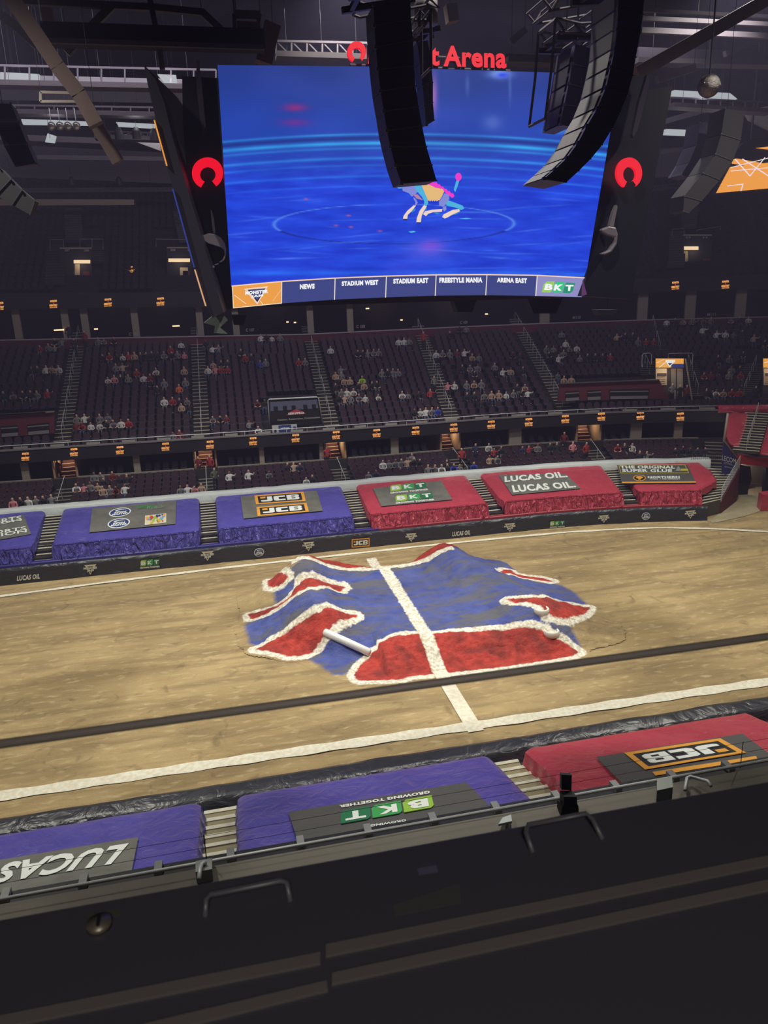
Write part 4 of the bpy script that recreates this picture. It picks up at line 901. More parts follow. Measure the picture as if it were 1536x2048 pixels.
PPL = [('M', 0, 640, L_('315,200,r 380,200,g 415,215,g 465,155,g 430,175,k 240,400,k 285,400,k 350,400,w 405,405,t 440,395,w 30,585,k 110,575,g 175,580,k 240,560,k 285,560,g 370,555,r 760,140,g 805,140,g 885,135,k 790,280,k 845,280,r 900,280,k 940,285,w 970,280,r 992,285,t 1055,280,k 1100,270,k 1155,275,k 1215,280,k 1250,260,g 1312,220,r 1320,270,k 1390,200,w 1415,260,p 1365,265,g 890,380,g 942,390,t 1048,425,r 1105,435,w 1155,430,m 1205,415,w 1415,400,t 825,485,w 877,480,p 925,460,k 985,465,g 1160,515,k 1210,525,k 1262,510,g 1375,520,o 1425,495,g 1262,620,w 1325,625,r 1380,620,k 1437,620,g 1455,670,k 1395,690,t 595,755,g 650,755,w 768,755,g 835,745,g 585,820,m 635,835,r 698,815,w 765,830,w 810,830,k 862,805,g 933,800,w 990,805,r 1330,880,g 1380,870,m')),
       ('M', 380, 640, L_('537,105,w 575,110,k 618,105,w 680,95,g 125,205,k 172,210,w 218,215,g 390,280,k 427,300,r 470,285,k 537,330,b 577,330,g 832,315,r 880,315,g 178,345,t 238,340,k 290,345,k 140,400,w 195,400,p 243,395,r 290,400,r 515,640,m 572,630,k 175,750,g 233,770,k 277,750,m 455,795,g 525,840,w 1085,255,w 1280,250,k 1315,250,k 1355,260,g 1390,255,g 1435,250,g 1158,385,g 1115,430,t 1160,430,g 1180,460,t 1218,465,t 1130,460,k 1328,490,l 1285,500,k 1300,530,t 1385,490,k 1432,500,k 1480,430,g 1515,435,g 1120,530,k 1158,560,g 1203,565,w 1250,560,w 1135,600,k 1187,610,t 1225,600,g 1290,600,g 1345,600,w 1435,590,w')),
       ('M', 760, 620, L_('138,240,w 180,240,w 218,235,g 45,510,k 95,510,g 165,650,w 208,655,g 300,650,k 390,650,r 265,800,k 300,805,w 347,805,w 390,795,g 440,790,b 590,130,k 635,130,g 545,210,k 435,360,w 480,350,g 515,360,g 558,340,m 645,340,w 708,385,t 747,375,g 1025,370,k 1072,360,k 870,425,g 640,470,k 672,475,g 715,480,k 748,465,g 940,470,w 980,465,t 1090,460,k 525,600,p 565,580,w 660,575,g 710,585,t 750,575,g 1050,600,k 1100,590,t 665,670,k 708,665,k 800,665,g 838,660,t 880,670,t 938,655,w 995,645,g 770,700,k 825,715,k 1050,670,k 1090,665,w 1405,210,g 1420,255,w 1300,300,g 1270,300,g 1345,300,k 1382,300,g 1420,295,w 1300,360,k 1330,360,k 1370,370,w 1405,360,g 1368,515,g 1405,530,t 1455,525,t')),
       ('M', 1136, 620, L_('745,65,w 790,65,k 825,75,g 870,70,g 960,70,g 990,65,g 1035,65,g 1245,65,g 1280,70,k 1328,55,w 810,110,t 1035,155,w 1140,185,w 1185,190,w 1220,190,g 1270,180,k 480,200,k 530,230,g 565,235,r 605,240,r 310,205,k 350,210,t 390,215,k 90,375,g 125,385,k 165,375,k 215,380,k 262,375,r 1030,505,r 1070,515,m 1150,385,k 1230,365,g 1155,465,k 1250,455,g 1300,470,k 1320,505,r 1240,525,g 1065,645,k 1130,645,w 1170,660,t 1220,645,r 1270,650,r 1435,240,t 1500,260,k 1340,350,k')),
       ('L', 0, 860, L_('95,590,p 140,580,k 200,570,w 262,570,g 313,555,k 370,550,g 585,460,w 637,450,p 677,450,g 740,430,t 793,415,k 790,485,t 835,485,g 893,485,m 952,460,w 862,375,m 925,375,k 968,375,k 740,345,g 790,330,g 1387,475,g 1435,480,w 1487,465,p')),
       ('L', 380, 840, L_('305,450,w 450,435,w 605,420,g 748,370,k 795,370,t 835,355,n 895,485,w 930,465,k 1375,440,g 1430,425,n 1485,360,w 1520,340,g 40,550,t')),
       ('L', 760, 820, L_('25,435,g 65,420,g 130,420,t 165,430,k 205,400,k 240,370,g 365,460,g 415,450,w 430,475,g 460,450,k 505,420,k 530,470,b 575,465,g 730,450,b 835,300,w 872,320,r 915,310,k 850,400,t 875,390,g 1085,300,n 1145,310,r 1213,305,g 1300,290,k 1330,290,k')),
       ('L', 1136, 820, L_('370,290,r 420,290,k 467,285,w 545,350,k 587,355,g 825,325,k 875,325,k 930,335,k 972,320,n 1025,325,k'))]
recs = []
for zone, ox, oy, lst in PPL:
    px = [(ox+float(a)/3.84, oy+float(b)/3.84) for a, b, c in lst]
    f = curved((lambda s, d: main_z(s, d)+.78) if zone == 'M' else (lambda s, d: low_z(s, d)+.78)); P = hit(px, f, 20); s, d = inv(P)
    for i in range(len(lst)):
        if zone == 'M': k = int(np.clip(round((d[i]-MD0-.15)/MP), 0, MN-1)); dd = MD0+k*MP+.15; z = MZ0+k*MR+.46
        else: k = int(np.clip(round((d[i]-LD0-.2)/LP), 0, 4)); dd = LD0+k*LP+.2; z = LZ0+k*LR+.46
        recs.append((zone, k, s[i], dd, z, lst[i][2]))
def secof(zone, s, d):
    if zone == 'M':
        a = aisle_s(d); j = sum(1 for q in a[1:] if s > q); return ['of first main block', 'of second main block', 'of third main block', 'of fourth main block', 'of fifth main block', 'of sixth main block' if s < 26 else 'of seventh main block'][j]
    j = sum(1 for q in AIS[1:] if s > q); return secn[j]
grp = {}
for r in recs: grp.setdefault((r[0], secof(r[0], r[2], r[3]), r[1]), []).append(r)
rown = lambda k, n: ['front', 'second', 'third', 'fourth', 'fifth', 'sixth', 'seventh', 'eighth', 'ninth', 'tenth', 'eleventh', 'twelfth', 'thirteenth', 'fourteenth', 'fifteenth', 'sixteenth', 'topmost'][k]
random.seed(11); occupied = []
for (zone, sec, k), L0 in grp.items():
    L0.sort(key=lambda r: r[2])
    n = len(L0); last = -99
    for i, (z_, k_, s, d, z, c) in enumerate(L0):
        s = max(s, last+.46); last = s
        pose = random.choice(['s0', 's1', 's0', 's3', 's2']); me = pmesh(pose, c, int(random.random() < .25), random.choice([0, 0, 1, 1, 2, 3]), random.choice([0, 0, 1, 2]), random.choice([0, 1]))
        o = bpy.data.objects.new('person', me); COL.objects.link(o); o.location = W(s, d, z); o.rotation_euler = (0, 0, ang(s)+random.uniform(-.3, .3)); sc = random.choice([1, 1, 1.02, .95, .84]); o.scale = (sc, sc, sc)
        same = [j for j in range(n) if L0[j][5] == c]; pos = '' if n == 1 else ('' if len(same) == 1 else ', %s such from left' % rown(same.index(i), 0).replace('front', 'first'))
        tag(o, 'person seated in %s top, %s row %s%s' % (PC[c][0].replace('lime green', 'lime'), rown(k, 0), sec, pos), 'person', 'seated spectators')
STAND = [('L', 627/3.84+760, 350/3.84+820, 'r', 't0', 'standing person in red jacket and dark trousers on the stairs below section C 109'), ('L', 735/3.84+760, 315/3.84+820, 'n', 't1', 'standing person in navy top behind the last lower row right of the red jacket'),
         ('L', 155/3.84+380, 330/3.84+840, 'r', 't0', 'standing person in red top at second suite stairs from left, right of a pair'), ('L', 65/3.84+380, 340/3.84+840, 'm', 't1', 'standing person in maroon top at second suite stairs from left, left of a pair'), ('L', 190/3.84+380, 430/3.84+840, 'e', 't1', 'standing person in olive top beside the stairs left of the seats above the JCB tarp'),
         ('L', 1052/3.84+380, 260/3.84+840, 'r', 't0', 'standing person in red top at the suite stairs above the red and blue tarp boundary'), ('L', 445/3.84, 290/3.84+860, 'm', 't0', 'standing person in dark maroon at the leftmost suite stairs'),
         ('L', 1480/3.84+760, 300/3.84+820, 'p', 't1', 'standing person in pink top on the stairs left of the super glue tarp seats'), ('L', 1415/3.84+760, 225/3.84+820, 'm', 't0', 'standing person in maroon inside the suite opening above the LUCAS OIL tarp'), ('L', 1136+140/3.84, 820+305/3.84, 'r', 't0', 'standing person in red jacket beside leftmost seats above the super glue tarp'),
         ('M', 760+335/3.84, 620+215/3.84, 'r', 't0', 'standing person in red jacket high on the stairs beside section C 109'), ('M', 760+415/3.84, 620+560/3.84, 'g', 't1', 'standing person in grey top halfway down the stairs between C 108 and C 109'), ('M', 530/3.84, 640+90/3.84, 'k', 't0', 'standing person in black at the top of the leftmost long stairs'),
         ('M', 570/3.84, 640+195/3.84, 'k', 't1', 'standing person in black going down the leftmost long stairs'), ('M', 650/3.84, 640+135/3.84, 'r', 't0', 'standing person in red beside the top of the leftmost long stairs'), ('M', 1136+800/3.84, 620+620/3.84, 'g', 't1', 'standing person in grey in front of the lit tunnel, leftmost of three'),
         ('M', 1136+860/3.84, 620+630/3.84, 'k', 't0', 'standing person in black in front of the lit tunnel, middle of three'), ('M', 1136+912/3.84, 620+630/3.84, 'm', 't0', 'standing person in maroon in front of the lit tunnel, rightmost of three'), ('M', 1136+1440/3.84, 620+640/3.84, 'k', 't0', 'standing person in black near the right photo edge by the stairs')]
for zone, x, y, c, pose, lb in STAND:
    f = curved((lambda s, d: main_z(s, d)+1.15) if zone == 'M' else (lambda s, d: np.where(d > 10.5, 2.95, low_z(s, d)+.0)+1.1)); P = hit([(x, y)], f, 20)[0]
    if '213' in lb or 'lit tunnel' in lb or 'right photo edge by' in lb: P = hit([(x, y)], dwall(12.9), 20)[0]
    o = bpy.data.objects.new('person', pmesh(pose, c, 0, random.choice([0, 1]), 0, 0)); COL.objects.link(o); o.location = P-np.array([0, 0, 1.13]); s_ = inv(P[None])[0][0]; o.rotation_euler = (0, 0, ang(s_)+random.uniform(-.6, .6)); tag(o, lb, 'person')
# ================================================================ right corner: corner steps, tunnel, upper tarps
G = lambda x, y, z=0.0: hit([(x, y)], hplane(z))[0]
zc = lambda x, y: (1380+x/8.19, 800+y/8.19)
mb = MB(); q = [G(*p, .012) for p in ((1418, 1041), (1440, 1026), (1472, 1000), (1474, 985), (1545, 965), (1620, 985), (1560, 1010), (1520, 1022), (1490, 1032), (1450, 1041), (1425, 1046))]
mb.prism(q, (0, 0, -.01)); struct(mb, 'floor_concrete', mat('dusty_concrete', (172, 160, 130), .9, noise=(1.2, (150, 140, 116), .2, S1)))
A_ = G(1437, 1026); B_ = G(1473, 1001); vp = vplane(A_, B_)
P = [(24.78, 44.55, 0), (27.7, 46.85, 0), (27.7, 46.85, 2.45), (24.78, 44.55, .98)]; mb = MB(); mb.prism(P, (-.05, .07, 0)); tag(mb.build('stair_side_wall', MARWALL), 'red side wall of the corner steps beside the dusty concrete', 'wall')
# corner steps
Pa = W(25.6, .7, .95); Pb = W(27.6, 5.6, 3.1)
la, lb_ = W(22.95, .45, 0), W(24.4, 5.2, 0); ra, rb_ = np.array([24.7, 44.6, 0]), np.array([27.6, 46.9, 0])
cs = empty('corner_steps', la, 'wide pale flared steps between the rounded red tarp and the dusty concrete', 'stairs'); mt, mr = MB(), MB(); ns = 13
for i in range(ns):
    t0_, t1_ = i/ns, (i+1)/ns; z_ = .92+1.45*t1_; up = np.array([0, 0, 1.]); te = t0_+(t1_-t0_)*.55
    q = [la+(lb_-la)*t0_, ra+(rb_-ra)*t0_, ra+(rb_-ra)*t1_, la+(lb_-la)*t1_]; e = [q[0], q[1], ra+(rb_-ra)*te, la+(lb_-la)*te]
    mr.hexa(q+[p+up*(z_-.03) for p in q]); mt.hexa([p+up*(z_-.03) for p in e]+[p+up*z_ for p in e])
mr.build('stair_body', mat('stair_concrete', (84, 80, 72), .9), cs); mt.build('step_treads', TREAD, cs)
flight(W(25.3, 5.9, 2.1), W(26.0, 10.0, 3.3), 1.5, 8, 'grey steps rising behind the white sheet end at the right corner', rail=False, treadm=CONC, riserm=CONCD, nose=.45)
lamp('POINT', 'tunnel_fill_light', G(1502, 990)+np.array([0, 1.6, 2.3]), 90, (1, .88, .7), shadow_soft_size=.3)  # unseen fill lamp added to brighten the tunnel
mb = MB(); v1 = [np.array([24.75, 44.6, 1.15]), np.array([27.66, 46.9, 2.6])]
for k in range(5):
    o_ = np.array([0, 0, .18*k]); mb.tube([v1[0]+o_, v1[1]+o_], .02, 5)
mb.tube([v1[0]-[0, 0, .3], v1[0]+[0, 0, .75]], .025, 6); mb.tube([v1[1]-[0, 0, .3], v1[1]+[0, 0, .75]], .025, 6)
tag(mb.build('stair_railing', STEEL), 'five bar steel railing beside the corner steps', 'railing')
# blue LECOM banner
bq = hit([zc(655, 1290), zc(735, 1190), zc(765, 935), zc(550, 690), zc(525, 1000), zc(525, 1180)], vplane(G(1437, 1010), G(1473, 1001)))
bl = vplane(G(1437, 1010), G(1473, 1001)); o = MB().prism(bq, (0, .06, 0)).build('wall_banner', mat('indigo_banner', (52, 58, 124), .5)); tag(o, 'blue LECOM banner on the corner wall above the steps', 'banner')
D = Dec([zc(515, 985), zc(740, 1040), zc(745, 965), zc(520, 900)], bl, up=(0, -1, 0), lift=.05); D.text('LECOM', 0, 0, 1, 1, WHITE, bold=.0)
D.text('SCHOOL OF', .2, -.32, .75, -.18, WHITE, bold=0); D.text('HEALTH SCIENCES', .12, -.55, .85, -.38, WHITE, bold=0); D.text('LECOM.edu', .2, -1.2, .8, -.98, WHITE, bold=0); D.build(o)
P = hit([zc(620, 215), zc(555, 670), zc(770, 925)], bl); o = MB().tube(list(P), .08, 8).build('wall_edge_trim', PILLAR, None, True); tag(o, 'pale bent edge trim over the blue banner at the right corner', 'trim')
# tunnel portal
c0 = G(1474, 1000); portal = lambda P: (c0[1]+.35*(P[:, 0]-c0[0])*-.35)-P[:, 1]
pts = lambda L: hit(L, portal)
o = MB().prism(pts([zc(780, 1045), zc(1500, 1120), zc(1500, 905), zc(785, 890)]), (0, .4, 0)).build('portal_beam', mat('red_padding', (150, 34, 44), .5)); tag(o, 'red padded beam over the dark tunnel at the right edge', 'beam')
o = MB().prism(pts([zc(745, 1600), zc(790, 1600), zc(790, 1045), zc(745, 1020)]), (0, .4, 0)).build('portal_post', MARWALL); tag(o, 'maroon post left of the dark tunnel mouth', 'post')
bk = lambda P: portal(P)+3.0
o = MB().prism(hit([zc(700, 1560), zc(1500, 1560), zc(1500, 1040), zc(700, 1040)], bk), (0, .2, 0)).build('tunnel_back_wall', mat('tunnel_plaster', (120, 110, 96), .8)); o['kind'] = 'structure'
o = MB().prism(hit([zc(750, 1600), zc(935, 1600), zc(960, 1450), zc(1010, 1300), zc(990, 1090), zc(780, 1060), zc(770, 1400)], lambda P: portal(P)+1.2), (0, .3, 0)).build('black_curtain', mat('black_cloth', (30, 27, 30), .9, bump=(6, .8, .1, S1))); tag(o, 'black curtain hanging in the tunnel mouth at the right edge', 'curtain')
o = MB().prism(hit([zc(1215, 1600), zc(1500, 1600), zc(1500, 1120), zc(1245, 1120)], lambda P: portal(P)+.8), (0, .3, 0)).build('dark_door_leaf', DARK); tag(o, 'dark door leaf at the far right of the tunnel', 'door')
mb = MB(); P = hit([zc(960, 1520), zc(1210, 1520), zc(1210, 1380), zc(960, 1365)], lambda P: portal(P)+2.6)
mb.tube([P[0], P[3], P[2], P[1], P[0]], .025, 5)
for k in range(1, 9): mb.tube([P[0]+(P[1]-P[0])*k/9, P[3]+(P[2]-P[3])*k/9], .015, 4)
tag(mb.build('crowd_barrier', mat('dull_steel', (120, 112, 100), .5)), 'low barred crowd barrier inside the tunnel', 'barrier')
P = G(1523, 1022); mb = MB(); mb.hexa([P+np.array(q_) for q_ in ((-.1, 0, 0), (3, -.6, 0), (3, .8, 0), (.3, .9, 0), (0, 0, 1.15), (3, -.6, 1.2), (3, .8, 1.2), (.35, .9, 1.1))]); o = mb.build('covered_block', RED); tag(o, 'red wrapped block on the dirt at the right photo edge', 'block')
cap = lambda P: P[:, 2]-(pts([zc(785, 890)])[0][2]-.1+.5*((P[:, 1]-c0[1])*.9+(P[:, 0]-c0[0])*.25))
def slope_poly(L, m, name, lb, cat, th=.12, lift=.1):
    P = hit(L, cap)+np.array([0, 0, lift]); c = P.mean(0)+np.array([0, 0, .12]); mb = MB(); n = len(P); mid = [c+(p-c)*.6+np.array([0, 0, .04]) for p in P]
    mb.add(list(P)+mid+[c], [(i, (i+1) % n, n+(i+1) % n, n+i) for i in range(n)]+[(n+i, n+(i+1) % n, 2*n) for i in range(n)]); mb.prism(P, (0, 0, -th-.2)); o = mb.build(name, m, None, True); tag(o, lb, cat); return o
slope_poly([zc(700, 740), zc(800, 775), zc(860, 600), zc(920, 420), zc(945, 260), zc(920, 235), zc(700, 225), zc(640, 250), zc(610, 400), zc(595, 600), zc(640, 690)], RED, 'seat_tarp', 'small rounded red tarp above the LECOM banner', 'tarp')
slope_poly([zc(1050, 880), zc(1500, 930), zc(1500, 220), zc(1270, 260), zc(1210, 400), zc(1150, 600)], RED, 'seat_tarp', 'red tarp right of the corner steps at the photo edge', 'tarp')
a_ = hit([zc(910, 885)], cap)[0]+[0, 0, .15]; b_ = hit([zc(1110, 235)], cap)[0]+[0, 0, .15]; flight(a_, b_, 1.75, 15, 'steps between the two red corner tarps above the tunnel', nrail=3, nose=.35)
P = np.stack([W(s, 10.1, 5.95) for s in np.linspace(26.0, 32, 24)]); mb = MB()
mb.grid([P+[0, -.1, -.42], P+[0, -.16, -.2], P+[0, -.1, .05], P+[0, .35, .1]]); tag(mb.build('rail_cover', RED, None, True), 'long red plastic cover over the rail at the right end of the ribbon board', 'cover')
mb = MB(); P = np.stack([W(s, 5.3, 2.9) for s in np.linspace(23.5, 26.6, 26)]); mb.tube([q+[0, 0, .55] for q in P], .025, 5)
for q in P: mb.tube([q, q+[0, 0, .55]], .014, 4)
tag(mb.build('picket_rail', DARK), 'black picket railing over the right end of the white sheet', 'railing')
mb = MB(); zcap = [P_ for P_ in hit([zc(780, 900), zc(1500, 930), zc(1500, 150), zc(600, 215)], cap)]; mb.prism(zcap, (0, 0, -.08)); tag(mb.build('corner_stand', CONCD), kind='structure')

# ================================================================ scoreboard
def hang(o, P, ztop=34.5, r=.02):
    r = min(r, .012)
    P = np.array(P, float); MB().tube([P, np.array([P[0], P[1], ztop])], r, 5).build('hanger', DARK, o)
SB = lambda P: (31.5-(P[:, 2]-15.2)*.26)-P[:, 1]
nrmS = np.array([0, -.968, -.25])
def xr(y): return 1165+(592-y)*.170
def xl(y): return 435+(y-130)*.0619
YL = ([463, 565, 668, 770, 870, 970, 1075, 1168], [572, 562.5, 556, 552, 549.5, 549, 550.5, 555.5])
YBm = ([467, 562, 668, 770, 870, 970, 1070, 1160], [616, 606.5, 599, 594.5, 591, 590, 591.5, 594])
YT = ([435, 745, 870, 1105, 1240], [130, 133, 138, 145, 151])
sbr = empty('scoreboard', (0.3, 34.5, 15.2), 'huge centre hung scoreboard showing a blue stage with a robot dog', 'scoreboard')
NX, NY = 340, 230; U, V = np.meshgrid(np.linspace(0, 1, NX), np.linspace(0, 1, NY))
def spx(u, v):   # image area of the big screen
    x = np.zeros_like(u); y = np.zeros_like(u); x[:] = 435+u*800; 
    for _ in range(4):
        yt = np.interp(x, *YT); yb = np.interp(x, *YL); y = yt+(yb-yt)*v; x = xl(y)+(xr(y)-xl(y))*u
    return x, y
x, y = spx(U, V); P = hit(np.stack([x.ravel(), y.ravel()], 1), SB, 20, 60, 40)
t = np.clip((y-130)/440, 0, 1)
top = np.array([34, 58, 142.]); mid = np.array([28, 66, 176.]); bot = np.array([22, 62, 214.])
k1 = sm(.0, .34, t)[..., None]; k2_ = sm(.34, .6, t)[..., None]; col = top*(1-k1)+mid*k1; col = col*(1-k2_)+bot*k2_
nz = np.array([mnoise.fractal(Vector((a*.012, b*.06, 0)), .8, 2, 4) for a, b in zip(x.ravel(), y.ravel())]).reshape(x.shape)
nz2 = np.array([mnoise.noise(Vector((a*.01, b*.02, 4))) for a, b in zip(x.ravel(), y.ravel())]).reshape(x.shape)
col += (nz*14*sm(.3, .5, t))[..., None]*np.array([.6, 1, 1.2])+(nz2*8)[..., None]*np.array([1, .6, 1.2])
for y0, w, am in ((268, 2.4, .7), (286, 4, 1), (296, 2.5, .5), (316, 3, .6), (330, 2, .35), (352, 2.5, .4), (372, 1.6, .25), (545, 5, .35)):
    yy = y0+(x-790)**2*1.35e-4*(1 if y0 < 500 else .2)
    col += (np.exp(-((y-yy)/w)**2)*am*(.75+.4*nz2))[..., None]*np.array([22, 110, 62.])
dk = np.exp(-((y-(272+(x-790)**2*1.35e-4)-4)/3)**2)*.25; col *= (1-dk)[..., None]
e = np.hypot((x-788)/240, (y-448-(x-788)*-.005)/39.5); ring = np.exp(-((e-1)/.017)**2); low_ = y > 462
col = np.where((ring > .02)[..., None], col*(1-ring*.8)[..., None]+ring[..., None]*.8*np.where(low_[..., None], [14, 30, 110.], [90, 140, 236.]), col)
for cx, cy, rx, ry, c, a in ((590, 215, 24, 8, (200, 30, 110), .6), (590, 245, 30, 8, (160, 30, 130), .5), (868, 190, 7, 40, (190, 110, 190), .7), (985, 245, 20, 16, (110, 130, 210), .5), (1000, 148, 22, 9, (150, 180, 250), .9), (1005, 150, 12, 5, (30, 60, 240), .9), (855, 500, 50, 24, (110, 110, 235), .55), (862, 492, 22, 12, (170, 70, 215), .45), (800, 540, 40, 20, (60, 70, 220), .4), (1120, 262, 30, 7, (60, 150, 250), .6), (1020, 175, 3, 30, (110, 140, 210), .4), (935, 170, 4, 20, (100, 130, 200), .4)):
    g_ = (np.exp(-((x-cx)/rx)**2-((y-cy)/ry)**2)*a)[..., None]; col = col*(1-g_)+g_*np.array(c, float)
random.seed(5)
for i in range(46):
    cx, cy, ln, sl_ = random.uniform(470, 1180), random.uniform(395, 540), random.uniform(12, 60), random.uniform(-.12, .08)
    g_ = (np.exp(-((x-cx)/ln)**2-((y-cy-(x-cx)*sl_)/1.3)**2)*random.uniform(.15, .4))[..., None]; col = col*(1-g_)+g_*np.array([120, 170, 250.])
for cx, cy in ((697, 431), (672, 451), (702, 454), (760, 462), (612, 398)):
    g_ = (np.exp(-((x-cx)/5)**2-((y-cy)/1.6)**2)*.8)[..., None]; col = col*(1-g_)+g_*np.array([220, 90, 130.])
col = np.clip(col, 0, 255); lc = np.where(col/255 <= .04045, col/255/12.92, ((col/255+.055)/1.055)**2.4)
me = bpy.data.meshes.new('display_image'); me.from_pydata([tuple(q) for q in P], [], [(j*NX+i, (j+1)*NX+i, (j+1)*NX+i+1, j*NX+i+1) for j in range(NY-1) for i in range(NX-1)])
ca = me.color_attributes.new('img', 'FLOAT_COLOR', 'POINT'); ca.data.foreach_set('color', np.concatenate([lc.reshape(-1, 3), np.ones((NX*NY, 1))], 1).astype(np.float32).ravel())
im = bpy.data.materials.new('display_image'); im.use_nodes = True; nt = im.node_tree; a = N(nt, 'ShaderNodeVertexColor', layer_name='img'); pb = nt.nodes['Principled BSDF']; nt.links.new(a.outputs[0], pb.inputs['Emission Color']); pb.inputs['Emission Strength'].default_value = 1.0; pb.inputs['Base Color'].default_value = (.01, .01, .01, 1); pb.inputs['Roughness'].default_value = .5
me.materials.append(im); o = bpy.data.objects.new('display_image', me); COL.objects.link(o); o.parent = sbr; o.matrix_parent_inverse = sbr.matrix_basis.inverted()
def E_(n, c, s=1.0): return mat('led_'+n, c, emit=s)
class Scr:
    def __init__(s): s.mb = {}
    def poly(s, px, m, l=.02, name='picture'):
        P = hit(px, SB, 20, 60, 40)+nrmS*l; s.mb.setdefault((name, m.name), (MB(), m))[0].add(P, [tuple(range(len(P)))]); return s
    def grid(s, rows, m, l=.02, name='picture'):
        R_ = [list(hit(r, SB, 20, 60, 40)+nrmS*l) for r in rows]; s.mb.setdefault((name, m.name), (MB(), m))[0].grid(R_); return s
    def text(s, st, q, m, l=.05, bold=.05, shear=0, name='lettering'):
        v, f = text_uv(st, bold, shear); q = np.array(q, float); u = v[:, 0:1]; w = v[:, 1:2]; px = (1-u)*(1-w)*q[0]+u*(1-w)*q[1]+u*w*q[2]+(1-u)*w*q[3]
        s.mb.setdefault((name, m.name), (MB(), m))[0].add(hit(px, SB, 20, 60, 40)+nrmS*l, f); return s
    def build(s, parent):
        for (n, _), (mb, m) in s.mb.items(): mb.build(n, m, parent)
zd = lambda L: [(780+a/8.533, 330+b/8.533) for a, b in L]
S = Scr(); CY = E_('cyan', (70, 176, 222)); CYD = E_('teal', (34, 130, 204)); LV = E_('lavender', (128, 136, 214)); SK = E_('cream', (238, 212, 196)); MG = E_('magenta', (238, 50, 200)); GO = E_('gold', (228, 184, 120)); WHE = E_('white', (244, 244, 248)); PK = E_('tan', (180, 130, 160))
S.poly(zd([(90, 350), (120, 335), (195, 335), (200, 400), (140, 400)]), CY, .02)
S.poly(zd([(195, 325), (400, 310), (520, 310), (500, 420), (440, 490), (370, 540), (320, 480), (215, 440)]), LV, .02)
S.poly(zd([(390, 500), (470, 500), (560, 600), (450, 570)]), PK, .025)
gold = [(520, 300), (640, 300), (760, 380), (900, 410), (920, 450), (880, 540), (840, 600)]+[(820-i*20, 612+(8 if i % 2 else -14)) for i in range(10)]+[(600, 540), (540, 380)]
S.poly(zd(gold), GO, .03)
mg = [(590, 300), (700, 290)]+[(760+i*28, 285+i*19+(-16 if i % 2 else 8)) for i in range(13)]+[(1085, 540), (1060, 560), (1000, 520), (940, 470), (900, 410), (760, 375), (640, 325)]
S.poly(zd(mg), MG, .035)
S.poly(zd([(1085, 420), (1120, 290), (1135, 250), (1180, 260), (1150, 360), (1110, 460)]), CY, .03); th = np.linspace(0, 2*math.pi, 20)[:-1]
S.poly([(780+(1163+54*math.cos(a))/8.533, 330+(200+68*math.sin(a))/8.533) for a in th], MG, .04)
S.poly(zd([(400, 330), (520, 320), (560, 400), (600, 500), (640, 590), (645, 660), (610, 700), (575, 680), (580, 620), (540, 540), (440, 430)]), CY, .045)
S.poly(zd([(575, 680), (625, 700), (570, 790), (535, 870), (520, 975), (445, 975), (455, 900), (500, 780)]), SK, .04)
S.poly(zd([(395, 540), (440, 580), (470, 640), (450, 680), (420, 690), (430, 630), (400, 580)]), LV, .03)
S.poly(zd([(400, 685), (440, 690), (370, 780), (300, 850), (290, 915), (220, 915), (225, 870), (290, 780)]), SK, .035)
for q in ([(220, 915), (290, 915), (285, 940), (225, 935)], [(445, 972), (520, 972), (515, 995), (450, 990)]): S.poly(zd(q), E_('dark', (14, 20, 60)), .05)
S.poly(zd([(920, 480), (1000, 500), (1005, 580), (960, 660), (900, 710), (835, 690), (830, 620), (880, 560)]), LV, .045)
S.poly(zd([(985, 600), (1050, 620), (1235, 690), (1260, 740), (1210, 765), (1100, 720), (960, 690), (950, 650)]), CY, .05)
S.poly(zd([(1175, 750), (1190, 785), (1050, 850), (980, 890), (930, 910), (885, 885), (910, 840), (1070, 760)]), SK, .04)
S.poly(zd([(890, 750), (880, 795), (740, 800), (650, 830), (610, 870), (560, 835), (590, 790), (720, 760)]), SK, .03)
S.poly(zd([(900, 710), (955, 700), (960, 760), (925, 790), (895, 760)]), LV, .025)
for q in ([(340, 800), (370, 745), (430, 735), (430, 775), (370, 810)], [(560, 790), (575, 735), (625, 730), (620, 780)], [(730, 810), (800, 800), (850, 820), (800, 845)], [(1070, 830), (1120, 795), (1180, 795), (1150, 835), (1100, 850)]): S.poly(zd(q), CYD, .02)
for q in ([(310, 1135), (400, 1120), (440, 1140), (360, 1158)], [(1170, 915), (1300, 900), (1400, 912), (1290, 925)]): S.poly(zd(q), CY, .02)
S.build(sbr)
# ticker strip
S = Scr(); TN = E_('ticker_slate', (56, 66, 130)); TO = E_('ticker_orange', (236, 158, 70)); TG = E_('ticker_grey', (142, 140, 196)); WE = E_('ticker_white', (244, 232, 214))
seps = [467, 562, 668, 770, 869, 970, 1070, 1163]
for i in range(7):
    a, b = seps[i], seps[i+1]; xs_ = np.linspace(a, b, 9); up_ = [(q+(np.interp(q, (467, 562, 1070, 1163), (-3.5, .5, 3, 5))), np.interp(q, *YL)) for q in xs_]; dn = [(q, np.interp(q, *YBm)) for q in xs_]
    S.grid([dn, up_], TO if i == 0 else TG if i == 6 else TN, .02, 'ticker_panel')
    if i: S.poly([dn[0], (dn[0][0]+1.6, dn[0][1]), (up_[0][0]+1.6, up_[0][1]), up_[0]], WE, .04, 'divider')
xs_ = np.linspace(463, 1169, 40); S.grid([[(q, np.interp(q, *YL)+.8) for q in xs_], [(q, np.interp(q, *YL)-1.4) for q in xs_]], E_('ticker_line', (250, 214, 176)), .045, 'divider')
for a, b in (((464, 574), (466, 616)), ((466, 616), (562, 606.5))): d_ = np.array([1.4, 0]) if a[0] < 466 and b[0] < 467 else np.array([0, -1.4]); S.poly([a, b, tuple(b+d_), tuple(a+d_)], WE, .045, 'divider')
